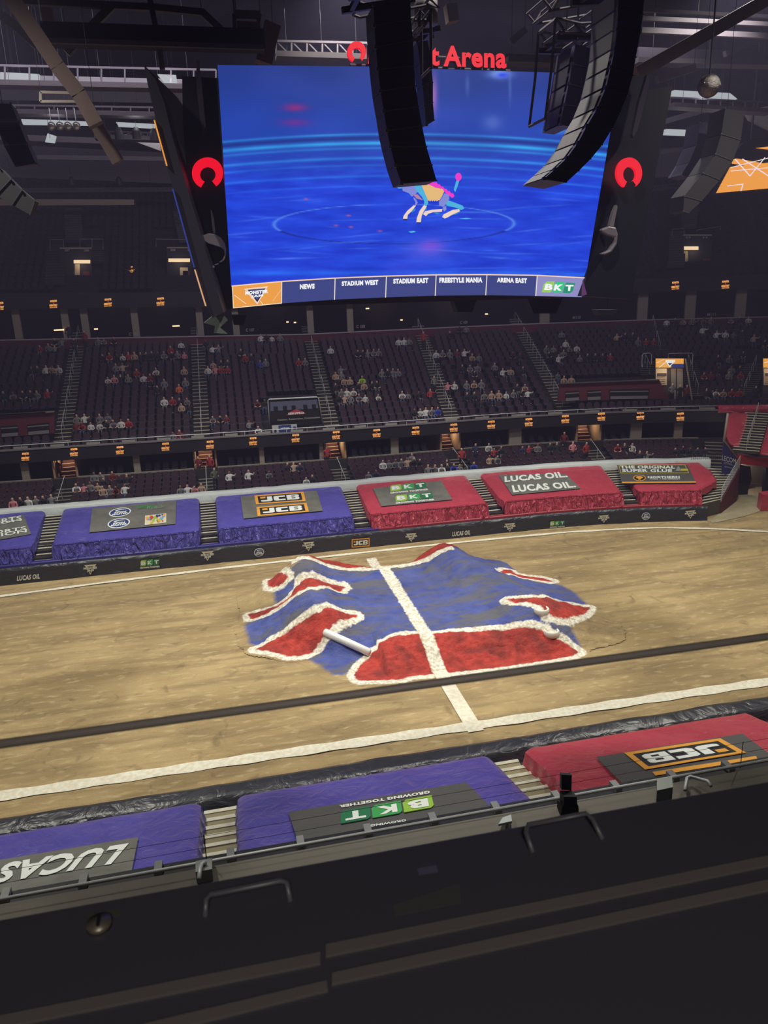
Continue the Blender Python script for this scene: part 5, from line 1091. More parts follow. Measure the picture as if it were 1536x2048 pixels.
def tq(x0, x1, y0, y1, y2, y3): return [(x0, y0), (x1, y1), (x1, y2), (x0, y3)]
for s_, q in (('NEWS', tq(599.5, 629, 578, 577, 566.5, 568)), ('STADIUM WEST', tq(683, 756, 571.5, 569, 559, 562)), ('STADIUM EAST', tq(786, 856, 567, 565.5, 555, 557)), ('FREESTYLE MANIA', tq(878, 964, 565, 564.5, 554, 554.5)), ('ARENA EAST', tq(993, 1053, 564, 566, 556, 554.5))): S.text(s_, q, WHE, .05, .06)
S.poly([(514.5, 609), (536, 572), (488, 577)], E_('cream', (238, 212, 196)), .03, 'triangle_logo'); S.poly([(514.5, 604), (531, 576), (495, 579)], E_('dark', (14, 20, 60)), .04, 'triangle_logo'); S.poly([(514, 600), (527, 577), (500, 580)], E_('ticker_slate2', (70, 80, 130)), .05, 'triangle_logo')
S.text('MONSTER', tq(490, 536, 589, 585, 578, 582), WHE, .07, .06); S.text('JAM', tq(502, 526, 596, 593, 587, 590), WHE, .07, .06)
for a, b in (((468, 590), (492, 608)), ((545, 602), (561, 580)), ((520, 602), (526, 610))): S.poly([a, b, (b[0]+1, b[1]-.6), (a[0]+1, a[1]-.6)], WE, .03, 'divider')
zt = lambda L: [(1000+a/8.533, 540+b/8.533) for a, b in L]
for m, q in ((E_('lime', (150, 204, 96)), [(705, 375), (745, 230), (800, 190), (930, 190), (890, 330), (850, 382)]), (E_('green', (50, 196, 128)), [(885, 382), (920, 260), (960, 200), (1105, 205), (1060, 350), (1020, 385)]), (E_('deepgreen', (30, 146, 110)), [(1065, 388), (1100, 260), (1130, 212), (1280, 218), (1235, 360), (1180, 396)])): S.poly(zt(q), m, .03, 'logo_tile')
S.text('B', zt([(745, 335), (880, 340), (905, 235), (770, 230)]), WHE, .05, .05); S.text('K', zt([(905, 345), (1045, 350), (1085, 240), (930, 240)]), WHE, .05, .05); S.text('T', zt([(1110, 350), (1230, 355), (1250, 250), (1110, 248)]), WHE, .05, .05)
S.build(sbr)
# cabinet body, wings, logos, swords, name
SBK = mat('scoreboard_black', (13, 12, 28), .5); BLADE = mat('sword_silver', (150, 140, 150), .35, .5)
def pp(L, yy, off, name, m, parent=sbr, bevel=0):
    P = hit(L, yplane(yy), 5, 120, 60); o = MB().prism(P, off).build(name, m, parent)
    if bevel: md = o.modifiers.new('b', 'BEVEL'); md.width = bevel; md.segments = 2
    return o
cor = hit([(466, 616), (1162, 594), (1240, 150), (434, 130)], SB, 20, 60, 40); mb = MB(); mb.hexa([cor[0]+[0, .06, 0], cor[1]+[0, .06, 0], cor[1]+[0, 1.5, 0], cor[0]+[0, 1.5, 0], cor[3]+[0, .06, 0], cor[2]+[0, .06, 0], cor[2]+[0, 2.5, 0], cor[3]+[0, 2.5, 0]]); mb.build('cabinet_back', SBK, sbr)
bl_o = [(288, 130), (296, 172), (313, 245), (333, 330), (352, 400), (368, 460), (385, 520), (400, 570), (414, 615), (425, 636)]; bl_i = [(447, 625), (432, 572), (415, 515), (398, 455), (380, 395), (362, 335), (345, 275), (330, 210), (312, 160)]
pp(bl_o+bl_i, 30.6, (1.2, 7.5, .3), 'side_screen', mat('side_screen_shell', (36, 32, 46), .5))
for a, b, m in (((309, 240), (334, 331), E_('side_orange', (236, 150, 60), .9)), ((346, 378), (389, 535), E_('side_blue', (40, 60, 160), .6)), ((390, 539), (412, 612), E_('side_cream', (236, 176, 130), .8))):
    pp([(a[0]-2, a[1]), (a[0]+1, a[1]), (b[0]+1, b[1]), (b[0]-2, b[1])], 30.5, (0, .08, 0), 'side_display_edge', m)
pp([(364, 152), (436, 156), (467, 618), (424, 600), (404, 520), (388, 440), (374, 350), (366, 250)], 31.9, (.3, .4, 0), 'corner_panel', SBK)
pp([(1240, 151), (1306, 150), (1290, 180), (1345, 172), (1262, 598), (1166, 592)], 31.2, (-.2, .5, 0), 'corner_panel', SBK)
pp([(1166, 560), (1174, 589), (1164, 592)], 31.1, (0, .05, 0), 'corner_reflection', E_('plum_reflection', (100, 50, 110), .7))  # display reflection painted as a small glowing patch
def ringlogo(cx, cy, rx, ry, yy, th_=.15):
    a = np.radians(np.linspace(-57, 246, 40)); o_ = [(cx+rx*math.cos(q), cy-ry*math.sin(q)) for q in a]; i_ = [(cx+rx*.50*math.cos(q)+(rx*.02), cy-ry*.50*math.sin(q)+ry*.10) for q in a[::-1]]
    O = hit(o_, yplane(yy), 5, 120, 60); I = hit(i_, yplane(yy), 5, 120, 60)[::-1]; mb = MB(); f = np.array([0, -th_, 0])
    mb.grid([O+f, I+f]); mb.grid([O, O+f]); mb.grid([I+f, I]); return mb
for (cx, cy, rx, ry, yy) in ((415, 347, 31, 31, 31.6), (1255, 347, 25.5, 31, 30.9)): ringlogo(cx, cy, rx, ry, yy).build('red_ring_logo', REDLED, sbr)
z7s = lambda L: [(340+a/6.83, 380+b/6.83) for a, b in L]
pp(z7s([(555, 265), (572, 282), (602, 400), (622, 590), (588, 582), (565, 400)]), 31.3, (0, .2, 0), 'sword_blade', BLADE)
pp(z7s([(440, 625), (520, 590), (620, 600), (700, 650), (750, 720), (772, 800), (767, 900), (740, 960), (690, 992), (668, 985), (715, 950), (740, 890), (733, 820), (690, 785), (600, 755), (520, 732), (475, 700), (445, 660)]), 31.1, (0, .35, 0), 'sword_guard', BLADE, bevel=.08)
for q in ([(600, 1018), (660, 1002), (668, 1012), (620, 1028)], [(560, 1045), (590, 1030), (612, 1040), (605, 1062), (575, 1066)], [(500, 1025), (530, 1028), (528, 1038)]): pp(z7s(q), 31.2, (0, .2, 0), 'sword_pommel', BLADE)
z6s = lambda L: [(1016+a/2.954, 330+b/2.954) for a, b in L]
pp(z6s([(640, 235), (648, 245), (625, 362), (600, 358), (620, 280)]), 30.9, (0, .2, 0), 'sword_blade', BLADE)
pp(z6s([(553, 380), (600, 360), (640, 368), (652, 410), (645, 470), (615, 515), (575, 532), (553, 524), (600, 503), (630, 460), (632, 428), (590, 415), (560, 398)]), 30.8, (0, .3, 0), 'sword_guard', BLADE, bevel=.06)
z1s = lambda L, ox=0: [(ox+a/2.954, b/2.954) for a, b in L]
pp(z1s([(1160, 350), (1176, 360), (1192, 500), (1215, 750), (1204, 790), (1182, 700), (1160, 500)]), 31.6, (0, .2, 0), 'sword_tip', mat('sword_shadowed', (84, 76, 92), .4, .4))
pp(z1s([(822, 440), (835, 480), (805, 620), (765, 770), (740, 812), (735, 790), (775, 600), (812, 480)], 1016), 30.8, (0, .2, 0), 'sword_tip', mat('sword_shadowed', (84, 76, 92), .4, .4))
def word(st, q, yy, parent):
    v, f = text_uv(st, .035); q = np.array(q, float); u = v[:, 0:1]; w = v[:, 1:2]; P = hit((1-u)*(1-w)*q[0]+u*(1-w)*q[1]+u*w*q[2]+(1-u)*w*q[3], yplane(yy), 5, 120, 60)
    from collections import Counter
    mb = MB(); mb.add(P, f); cnt = Counter()
    for t_ in f:
        for i in range(3): cnt[(t_[i], t_[(i+1) % 3])] += 1
    sd = MB(); n = len(P); sd.add(list(P)+[p+[0, .22, 0] for p in P], [(a, b, n+b, n+a) for (a, b) in cnt if (b, a) not in cnt])
    mb.build('letters', REDLED, parent); sd.build('letter_sides', mat('letter_sides', (120, 14, 30), .5), parent)
nm_ = empty('name_sign', hit([(850, 115)], yplane(29.6))[0], 'red lit Rocket Arena sign standing on top of the scoreboard', 'sign')
ringlogo(712, 106, 18.5, 21, 29.5).build('red_ring_logo', REDLED, nm_)
word('Rocket', [(736, 128), (879, 132), (879, 90), (736, 87)], 29.5, nm_); word('Arena', [(887, 133), (1013, 137), (1013, 94), (887, 91)], 29.5, nm_)
mb = MB(); P = hit([(700, 130), (1020, 142), (740, 124), (1010, 138)], yplane(29.7)); mb.tube([P[0], P[1]], .05, 6); mb.tube([P[2]+[0, .1, .3], P[3]+[0, .1, .3]], .04, 6); mb.build('sign_bracket', TRUSS, nm_)
# kit hanging under the scoreboard
o = pp([(408, 646), (425, 632), (447, 630), (456, 640), (440, 655), (455, 668), (428, 666), (430, 652)], 31.4, (0, .5, 0), 'hanging_camera_housing', mat('olive_housing', (92, 104, 96), .5), None); tag(o, 'angular grey green housing hanging under the left corner of the scoreboard', 'housing'); hang(o, hit([(432, 640)], yplane(31.6))[0], 17)
for (cx, cy, w, h, lb) in ((478, 640, 30, 20, 'leftmost'), (930, 612, 46, 24, 'middle'), (1090, 612, 70, 30, 'right of middle'), (1215, 625, 40, 12, 'rightmost')):
    o = pp([(cx-w/2, cy-h/2), (cx+w/2, cy-h/2), (cx+w*.32, cy+h/2), (cx-w*.32, cy+h/2)], 32.2, (0, .6, 0), 'hanging_speaker', mat('dim_speaker', (30, 32, 50), .6), None); tag(o, '%s of four dark wedge speakers hanging under the scoreboard' % lb, 'speaker'); hang(o, hit([(cx, cy)], yplane(32.6))[0], 16.5)

# ================================================================ line arrays
def array(I, O, yy, dep, label, grille=True, frame=True, th=.02, m=SPK, gm=SPKG):
    PI_ = hit(I, yplane(yy), 3, 120, 60); PO = hit(O, yplane(yy), 3, 120, 60); root = empty('line_array', (PI_[0]+PO[0])/2, label, 'speaker array')
    for i in range(len(I)-1):
        a, b, c, d = PI_[i+1], PO[i+1], PO[i], PI_[i]; ce = (a+b+c+d)/4; q = [p+(ce-p)*.025 for p in (a, b, c, d)]
        mb = MB(); mb.prism(q, (0, dep, 0)); cab = mb.build('speaker_cabinet', m, root)
        if grille:
            s_ = (d-c)*.012; mb = MB(); g0, g1 = a+(d-a)*.06, d+(a-d)*.06; o_ = (a-b)/np.linalg.norm(a-b)*.03
            mb.add([g0+o_+[0, .12, 0], g1+o_+[0, .12, 0], g1+o_+[0, dep-.12, 0], g0+o_+[0, dep-.12, 0]], [(0, 1, 2, 3)]); mb.build('grille', gm, cab)
        mb = MB(); e_ = (a-d)/np.linalg.norm(a-d); mb.box(a+[0, -.02, 0], (.07, .07, .07)); mb.box(d+[0, -.02, 0], (.05, .05, .05)); mb.beam(a+[0, -.015, 0], b+[0, -.015, 0], .025); mb.build('rigging_pin', SPKE, cab)
    if frame:
        mb = MB(); t = PI_[0]; u = PO[0]
        for yy_ in (0, dep): mb.beam(t+[-.5, yy_, .12], u+[.3, yy_, .25], .12)
        mb.beam(t+[-.3, 0, .15], t+[-.3, dep, .15], .1); mb.beam(u+[.1, 0, .2], u+[.1, dep, .2], .1); mb.build('rigging_frame', mat('rigging_black', (44, 42, 50), .5), root)
        mb = MB(); c = (t+u)/2; mb.tube([c+[0, dep/2, .2], c+[0, dep/2, 7]], .03, 5); mb.tube([t+[-.2, .1, .2], t+[-.2, .1, 7]], .02, 5); mb.build('suspension_chain', SPKE, root)
    hang(root, (PI_[0]+PO[0])/2+[0, dep/2, -.2], r=.04)
    return root
array([(746, 10), (748, 52), (751, 95), (755, 140), (760, 183), (767, 223), (773, 262), (780, 294), (790, 332), (802, 367)], [(821, -2), (823, 40), (827, 81), (829, 132), (832, 172), (838, 214), (845, 252), (854, 294), (865, 330), (874, 361)], 17.5, .8, 'long black speaker array hanging in front of the middle of the screen', False)
array([(834, 84), (840, 125), (845, 170), (849, 212), (852, 250)], [(856, 80), (862, 120), (866, 165), (866, 205), (869, 240)], 20.5, .6, 'short black speaker array just behind the long middle one', False)
array([(1237, -20), (1236, 19), (1233, 59), (1229, 98), (1221, 135), (1211, 176), (1194, 217), (1173, 252), (1155, 286), (1133, 316), (1109, 339), (1087, 358)], [(1290, -12), (1286, 30), (1281, 68), (1272, 115), (1266, 152), (1255, 190), (1241, 225), (1226, 256), (1205, 290), (1182, 318), (1158, 342), (1133, 365)], 17.5, 1.25, 'curved black speaker array with grey faces over the right of the screen')
array([(1151, 88), (1144, 128), (1137, 168), (1128, 210), (1120, 250)], [(1197, 100), (1191, 140), (1181, 180), (1166, 215), (1146, 253)], 19.6, 1.1, 'short stack of four large speakers left of the curved array', gm=mat('dark_grille', (70, 70, 84), .5))
array([(22, 207), (38, 245), (55, 288), (72, 327)], [(-25, 205), (-10, 245), (8, 292), (30, 334)], 26, .7, 'dark speaker array with brown edge at the upper left photo edge', False, False)
array([(0, 335), (22, 358), (44, 380), (70, 401)], [(-34, 372), (-8, 390), (24, 410), (60, 430)], 30, .7, 'curled grey speaker array end at the left photo edge', False, False, m=mat('grey_cabinet', (60, 58, 62), .6))
array([(1400, 245), (1393, 290), (1378, 325), (1362, 350)], [(1432, 240), (1426, 292), (1408, 330), (1384, 356)], 38, 1.2, 'far dark speaker array left of the pair near the orange screen', False, False)
array([(1450, 216), (1442, 268), (1430, 308), (1405, 346), (1368, 392), (1366, 422)], [(1490, 222), (1482, 280), (1466, 322), (1440, 360), (1404, 402), (1378, 426)], 36, 1.2, 'far curved speaker array right of the pair near the orange screen', False, False, m=mat('far_cabinet', (46, 42, 48), .6))
# rig grid above the arrays
def rig(L, yy, r, name, lb, m=TRUSS, cat='rigging', dep=None):
    P = [hit(q, yplane(yy), 3, 120, 60) for q in L]; mb = MB()
    for q in P: mb.tube(list(q), r, 6)
    if dep:
        for q in P: mb.tube([p+[0, dep, 0] for p in q], r, 6); mb.tube([q[0], q[0]+[0, dep, 0]], r, 6); mb.tube([q[-1], q[-1]+[0, dep, 0]], r, 6)
    o = mb.build(name, m); tag(o, lb, cat); return o
zz = lambda L: z1s(L, 1016)
rig([zz([(245, 65), (650, -5)]), zz([(290, 110), (430, 140), (570, 130)]), zz([(210, 0), (260, 60)]), zz([(265, 50), (300, -10)]), zz([(400, 150), (455, 215)]), zz([(285, 110), (330, 180)]), zz([(420, 228), (558, 236)]), zz([(305, 190), (430, 200), (545, 205)]), zz([(545, 230), (565, 130)]), zz([(500, 65), (570, 95)]), zz([(280, 120), (258, 400), (220, 700)])], 19.5, .035, 'rigging_frame', 'black and steel rigging grid holding the two right speaker arrays', dep=1.0)
rig([z1s([(650, 15), (690, 30), (940, -20)], 500), z1s([(950, 50), (1050, 30), (1120, 50), (1060, -10)], 500), z1s([(1000, 150), (1005, 70)], 500), z1s([(1030, 150), (1060, 90)], 500), z1s([(1068, 60), (1070, 400)], 500), z1s([(975, 120), (1055, 120)], 500)], 18.5, .035, 'rigging_frame', 'steel rigging frame and shackles over the middle speaker array', dep=.8)
P = hit([(852, 25)], yplane(20))[0]; o = MB().tube([P+[0, 0, -.25], P+[0, 0, .25]], .28, 12).build('chain_motor', mat('motor_grey', (110, 100, 110), .5), None, True); tag(o, 'grey chain hoist motor beside the top of the middle speaker array', 'motor')

# ================================================================ roof
mb = MB(); mb.add([(-75, 8, 34.5), (75, 8, 34.5), (75, 105, 34.5), (-75, 105, 34.5)], [(0, 1, 2, 3)]); struct(mb, 'ceiling', DECK)
mb = MB(); dd_ = UD0+UN*UP-.15; sweep(mb, [(dd_, 25.9), (dd_, 28.8)], SM); struct(mb, 'wall_back', mat('lilac_wall', (120, 110, 126), .8))
mb = MB(); sweep(mb, [(dd_, 28.8), (dd_, 34.5)], SM); struct(mb, 'wall_back_upper', DECK)
def member(lst, yy, w, lb, m=TRUSS, name='roof_beam', cat='roof beam', h=None):
    """each tuple is one straight run of the same member, joined end to end"""
    mb = MB(); P = hit(lst, yplane(yy), 3, 120, 60)
    for a, b in zip(P[:-1], P[1:]): mb.beam(a, b, w, h or w)
    o = mb.build(name, m); tag(o, lb, cat); k_ = int(P[:, 2].argmax()); hang(o, P[k_], r=.04); return o
Z = lambda *L: z1s(L)
member(Z((60, -20), (240, 240), (345, 400), (470, 560), (570, 740)), 34, .55, 'thick brown diagonal roof pipe at upper left', TRUSSW)
member(Z((570, 740), (700, 960)), 36, .5, 'lower end of the thick brown diagonal pipe, below its joint', TRUSSW)
member(Z((130, 8), (900, 45), (1200, 75)), 38, .25, 'topmost thin horizontal beam at upper left')
member(Z((255, 205), (1560, 245)), 37, .75, 'deep dark horizontal beam at upper left', mat('dark_roof_steel', (44, 38, 46), .8))
member(Z((265, 240), (1560, 280)), 36.6, .18, 'pale bottom flange under the deep dark horizontal beam')
member(Z((885, -10), (935, 240), (960, 410)), 37.2, .22, 'thin hanging post crossing the upper left beams')
member(Z((660, 40), (510, 190), (395, 315)), 38, .3, 'diagonal brace sloping down left at upper left')
member(Z((1190, 70), (1345, 215)), 38, .28, 'diagonal brace sloping down right left of the scoreboard')
member(Z((260, 15), (300, 180)), 39, .5, 'short thick pale post at upper left', TRUSSW)
member(Z((385, 160), (1345, 200)), 41, .10, 'thin pale rail behind the deep beam', PILLAR)
member(Z((0, 85), (110, 170), (225, 275)), 40, .35, 'diagonal brace at the upper left photo corner')
def catwalk(y0, y1, x0, x1, yy, lb, posts=8, truss=False):
    """walkway: deck beam, top rail and posts between the left and right photo ends"""
    A = hit([(x0, y0[0]), (x1, y0[1])], yplane(yy), 3, 120, 60); B = hit([(x0, y1[0]), (x1, y1[1])], yplane(yy), 3, 120, 60); root = empty('catwalk', A[0], lb, 'catwalk')
    mb = MB(); mb.beam(A[0], A[1], .10); mb.build('top_rail', TRUSS, root); mb = MB(); mb.beam(B[0], B[1], 1.0, .25); mb.build('walkway_deck', mat('catwalk_steel', (70, 62, 68), .8), root)
    mb = MB()
    for k in range(posts+1): a = A[0]+(A[1]-A[0])*k/posts; b = B[0]+(B[1]-B[0])*k/posts; mb.beam(a, b, .08); 
    if truss:
        for k in range(posts): a = A[0]+(A[1]-A[0])*k/posts; b = B[0]+(B[1]-B[0])*(k+1)/posts; mb.beam(a, b, .06)
    mb.build('rail_posts', TRUSS, root)
    for k in (.12, .5, .88): hang(root, B[0]+(B[1]-B[0])*k)
    return root
catwalk((130, 140), (168, 178), -40, 432, 48, 'upper left catwalk with white lit ducts', 10)
catwalk((210, 216), (225, 232), -10, 372, 55, 'middle left catwalk below the upper one', 10)
catwalk((262, 268), (275, 281), 190, 372, 57, 'short left lighting truss with lamps, beside the side screen', 14, True)
catwalk((378, 376), (384, 382), -20, 345, 80, 'far left truss at the foot of the lilac wall', 40, True)
catwalk((372, 362), (380, 370), 1308, 1402, 76, 'far right truss at the foot of the lilac wall', 12, True)
catwalk((118, 124), (124, 130), 1268, 1560, 45, 'perforated right catwalk beam crossing behind the mirror ball', 30, True)
catwalk((110, 114), (122, 126), 1010, 1118, 42, 'short truss between name sign and speaker rig', 12, True)
catwalk((195, 205), (212, 225), 1340, 1540, 50, 'right catwalk under the white lit duct', 8)
catwalk((82, 86), (112, 118), 552, 735, 44, 'lattice beam behind the left end of the name sign', 6, True)
def panel(L, yy, m, lb, name='duct_panel', cat='duct'):
    o = MB().prism(hit(L, yplane(yy), 3, 120, 60), (0, .3, 0)).build(name, m); tag(o, lb, cat); v_ = np.array([q.co for q in o.data.vertices]); hang(o, v_[v_[:, 2].argmax()]-[0, 0, .05]); return o
LITD = mat('lit_duct_flood_glow', (176, 182, 188), emit=.85)  # lamplight on the white ducts put in as emission; also the small floodlight
for i, (L, yy, lb) in enumerate((([(0, 144), (78, 148), (78, 160), (0, 158)], 49, 'white duct band glowing as if lit, at the far upper left edge'), ([(315, 148), (352, 150), (355, 168), (330, 166)], 49, 'white duct band glowing as if lit, just left of the corner panel'), ([(42, 238), (108, 240), (180, 243), (176, 250), (45, 248)], 56, 'white duct band glowing as if lit, above the four small globes'), ([(232, 244), (310, 248), (310, 256), (236, 252)], 56, 'white duct band glowing as if lit, left of the side screen on middle catwalk'),
                         ([(333, 247), (372, 250), (372, 256), (333, 254)], 58, 'short white duct band glowing as if lit, between side screen and corner panel'), ([(1348, 180), (1460, 186), (1475, 198), (1346, 194)], 51, 'white duct band glowing as if lit, behind the mirror ball'), ([(1332, 258), (1386, 260), (1384, 271), (1330, 269)], 52, 'white duct band glowing as if lit, right of the scoreboard'), ([(1436, 252), (1442, 256), (1434, 284), (1426, 286)], 52, 'small vertical white panel glowing as if lit, between the far speaker arrays'))):
    panel(L, yy, LITD, lb, 'lit_duct_band', 'light')
    P = hit(L, yplane(yy-1.2), 3, 120, 60).mean(0); lamp('POINT', 'catwalk_glow', P, 30, (.95, .97, 1), shadow_soft_size=.3)
panel([(235, 270), (322, 302), (318, 276), (240, 268)], 60, DUCT, 'pale tapered panel under the left lighting truss'); panel([(1490, 222), (1545, 210), (1545, 262), (1500, 240)], 60, DUCT, 'pale wall panel at the right photo edge')
panel([(40, 150), (430, 160), (430, 172), (40, 168)], 50.5, mat('grey_duct', (120, 116, 124), .7), 'long grey duct on the upper left catwalk'); panel([(0, 200), (430, 208), (430, 178), (0, 170)], 62, mat('deep_duct', (70, 64, 74), .8), 'wide dim panel behind the upper left catwalk')
panel([(-10, 398), (268, 399), (268, 410), (-10, 411)], 79, mat('cream_strip', (150, 132, 118), .7), 'long cream strip at the top of the dark upper stand, left', 'top_row_cover', 'cover')
panel([(360, 286), (374, 288), (375, 328), (362, 318)], 60, DUCT, 'small pale fixture between side screen and corner panel', 'fixture', 'fixture')
member(Z((-10, 810), (620, 835)), 60, .35, 'dim horizontal pipe below the four small globes'); member(Z((220, 930), (990, 940)), 66, .3, 'lowest dim horizontal beam above the lilac wall at left')
member(Z((240, 545), (445, 550), (445, 600), (240, 600), (240, 545)), 45, .12, 'white rectangular frame hanging at upper left', PILLAR, 'roof_frame', 'frame')
R_ = lambda *L: z1s(L, 1016)
member(R_((1560, -20), (1210, 180), (750, 440)), 36, .55, 'thick brown diagonal roof beam at upper right', TRUSSW)
member(R_((800, 60), (1240, 85), (1560, 100)), 40, .16, 'topmost thin horizontal beam at upper right'); member(R_((790, 110), (1560, 145)), 41, .2, 'second thin horizontal beam at upper right'); member(R_((785, 180), (1560, 215)), 42, .26, 'third horizontal beam at upper right')
member(R_((755, 320), (1560, 350)), 46, .6, 'dim deep beam at right above the perforated catwalk', mat('dark_roof_steel', (44, 38, 46), .8))
member(R_((1100, 400), (880, 470)), 40, .35, 'short diagonal brace left of the mirror ball'); member(R_((1560, 200), (1280, 320)), 44, .3, 'diagonal brace at the right edge above the mirror ball')
member(R_((920, 720), (1200, 640)), 55, .35, 'pale sloping beam under the right catwalk'); member(R_((910, 900), (1060, 880), (1100, 890)), 60, .3, 'dim horizontal beam between scoreboard and far speakers')
member([(545, 50), (535, 90), (527, 128)], 38, .7, 'thick pale post rising behind the top left of the scoreboard', TRUSSW)
member([(900, 10), (905, 45)], 38, .5, 'pale post above the word Arena', TRUSSW); member([(1050, 60), (1020, 85)], 40, .3, 'short brace above the end of the name sign')
for (a, b, lb) in (((470, 28), (520, 30), 'top'), ((474, 50), (520, 52), 'middle'), ((472, 72), (510, 74), 'bottom')): member([a, b], 37, .25, '%s rung of the ladder frame above the screen corner' % lb, TRUSSW)
member([(468, 28), (470, 75)], 37, .15, 'left side of the ladder frame above the screen corner'); member([(520, 28), (510, 75)], 37, .15, 'right side of the ladder frame above the screen corner')
# mirror ball, globes, lamps
P = hit([(1418, 172)], yplane(34))[0]; mbm = mat('mirror_tiles', (150, 140, 140), .15, .9, bump=(14, 1.0, .05, S1)); ball = empty('mirror_ball', P, 'large mirror ball hanging at upper right', 'mirror ball'); MB().sphere(P, .48, 24, 16).build('ball', mbm, ball); MB().tube([P+[0, 0, .4], P+[0, 0, 6]], .04, 6).build('hanging_rod', DARK, ball)
for i, px in enumerate((103, 120, 136, 153)):
    P = hit([(px, 252)], yplane(50))[0]; g_ = empty('globe_lamp', P, '%s of the four small clear globes at upper left' % ('first from left', 'second from left', 'third from left', 'fourth from left')[i], 'lamp'); MB().sphere(P, .22, 14, 10).build('globe', mat('clear_globe', (190, 186, 180), .1, .6), g_, True); MB().tube([P+[0, 0, .2], P+[0, 0, .9]], .02, 5).build('stem', STEEL, g_); hang(g_, P+[0, 0, .9], r=.015)
for i, (x_, y_) in enumerate(((212, 272), (238, 268), (273, 267), (308, 270), (143, 362), (238, 362))):
    P = hit([(x_, y_)], yplane(55 if i < 4 else 78))[0]; r_ = empty('stage_light', P, ('%s black stage light on the short left truss' % ('first', 'second', 'third', 'last')[i]) if i < 4 else '%s black stage light on the far left truss' % ('left' if i == 4 else 'right'), 'stage light')
    MB().tube([P+[0, 0, -.3], P+[0, -.1, .15], P+[0, -.1, .35]], [.28, .24, .12], 12).build('lamp_head', DARK, r_); MB().beam(P+[-.3, 0, .1], P+[.3, 0, .1], .06).build('yoke', DARK, r_); hang(r_, P+[0, 0, .3], P[2]+1.2)
P = hit([(100, 276)], yplane(52))[0]; o = MB().hexa([P+np.array(q) for q in ((-.3, 0, -.2), (.2, 0, -.25), (.2, .2, -.25), (-.3, .2, -.2), (-.1, 0, .25), (.35, 0, .1), (.35, .2, .1), (-.1, .2, .25))]).build('small_floodlight', LITD); tag(o, 'small bright floodlight below the four small globes', 'light'); hang(o, P)
# orange end screen at right
ES = yplane(52); es = empty('end_screen', hit([(1500, 360)], ES)[0], 'orange lit end screen cut by the right photo edge', 'screen')
OE = E_('end_orange', (238, 156, 66)); WL = E_('end_white', (236, 220, 230))
for q in ([(1433, 386), (1600, 371), (1600, 318), (1461, 334)], [(1464, 319), (1474, 317), (1600, 340), (1600, 345), (1465, 327)], [(1512, 296), (1600, 286), (1600, 300), (1540, 299)]): o = MB().prism(hit(q, ES), (0, .06, 0)).build('lit_face', OE, es)
o = MB().prism(hit([(1430, 389), (1610, 373), (1610, 270), (1500, 280), (1462, 318)], yplane(52.15)), (0, .5, 0)).build('screen_body', DARK, es)
for a, b in (((1462, 335), (1600, 300)), ((1470, 318), (1500, 352)), ((1500, 352), (1530, 315)), ((1485, 318), (1580, 380)), ((1455, 372), (1486, 368)), ((1486, 368), (1482, 382)), ((1462, 342), (1600, 330))):
    P = hit([a, b], yplane(51.9)); o = MB().beam(P[0], P[1], .05, .05).build('lit_line', WL, es)
mb = MB(); P = hit([(1500, 300)], yplane(52.3))[0]; mb.tube([P, P+[0, 0, 9]], .08, 6); mb.build('hanger', DARK, es)

# ================================================================ near side
def near_z(y): return 1.9+(19.6-y)*.262
fn = lambda P: P[:, 2]-near_z(P[:, 1])-.003*np.sin(P[:, 1]*7.5)
mb = MB(); xs_ = np.arange(-24, 24, .35); rows = []
for y_, z_ in ((21.55, 0), (21.52, .8), (21.48, 1.08), (21.3, 1.12), (21.05, 1.06), (20.8, 1.08), (20.72, .9), (20.4, .5), (20.35, 0)):
    rows.append([(x_, y_+.05*mnoise.noise(Vector((x_*.7, y_, 2))), max(0, z_+(.05*mnoise.noise(Vector((x_*1.2, y_*3, 7))) if z_ else 0))) for x_ in xs_])
mb.grid(rows); tag(mb.build('kerb_wall', BLACKP, None, True), 'wide black wrapped kerb wall between the dirt and the near tarps', 'barrier')
mb = MB(); prof = [(20.3, 0), (20.3, .9)]
for k in range(8): prof += [(19.9-k*.68, .9+k*.17), (19.9-k*.68, .9+(k+1)*.17)]
prof += [(12.4, 2.3), (12.4, 5.5), (11.0, 5.5)]
for k in range(12): prof += [(11.0-k*.86, 5.5+k*.35), (11.0-k*.86, 5.5+(k+1)*.35)]
mb.grid([[(-26, a, b) for a, b in prof], [(26, a, b) for a, b in prof]]); struct(mb, 'near_stand_steps', CONCD)
def ntarp(x0, x1, m, lb, seed):
    root = empty('seat_tarp', ((x0+x1)/2, 19.6, 1.2), lb, 'tarp'); rows = []; n = 90
    for j in range(34):
        y_ = 19.65-(19.65-14.6)*max(0, j-2)/31; r = []
        for i in range(n):
            x_ = x0+(x1-x0)*i/(n-1); e = min(x_-x0, x1-x_); z_ = float(near_z(y_))+.003*math.sin(y_*7.5)-.022*abs(mnoise.noise(Vector((x_*1.3, y_*1.3, seed))))-.03*abs(mnoise.noise(Vector((x_*.5, y_*.5, seed))))-.12*max(0, 1-e/.25)**2-.035
            if j < 2: r.append((x_, 19.65+.10*(2-j)*(1+.4*mnoise.noise(Vector((x_*3, 0, seed)))), z_-(.42*(2-j)+.06*mnoise.noise(Vector((x_*2, j, seed))))))
            else: r.append((x_, y_, z_))
        rows.append(r)
    mb = MB(); mb.grid(rows); mb.build('tarp_top', m, root, True)
    for k, sg in ((0, -1), (-1, 1)):
        col_ = [np.array(r[k]) for r in rows[2:]]; mb = MB(); mb.grid([col_, [q+[sg*(.10+.05*math.sin(i*1.7)), 0, -.5-.06*math.sin(i*1.1)] for i, q in enumerate(col_)]]); mb.build('side_flap', m, root, True)
    return root
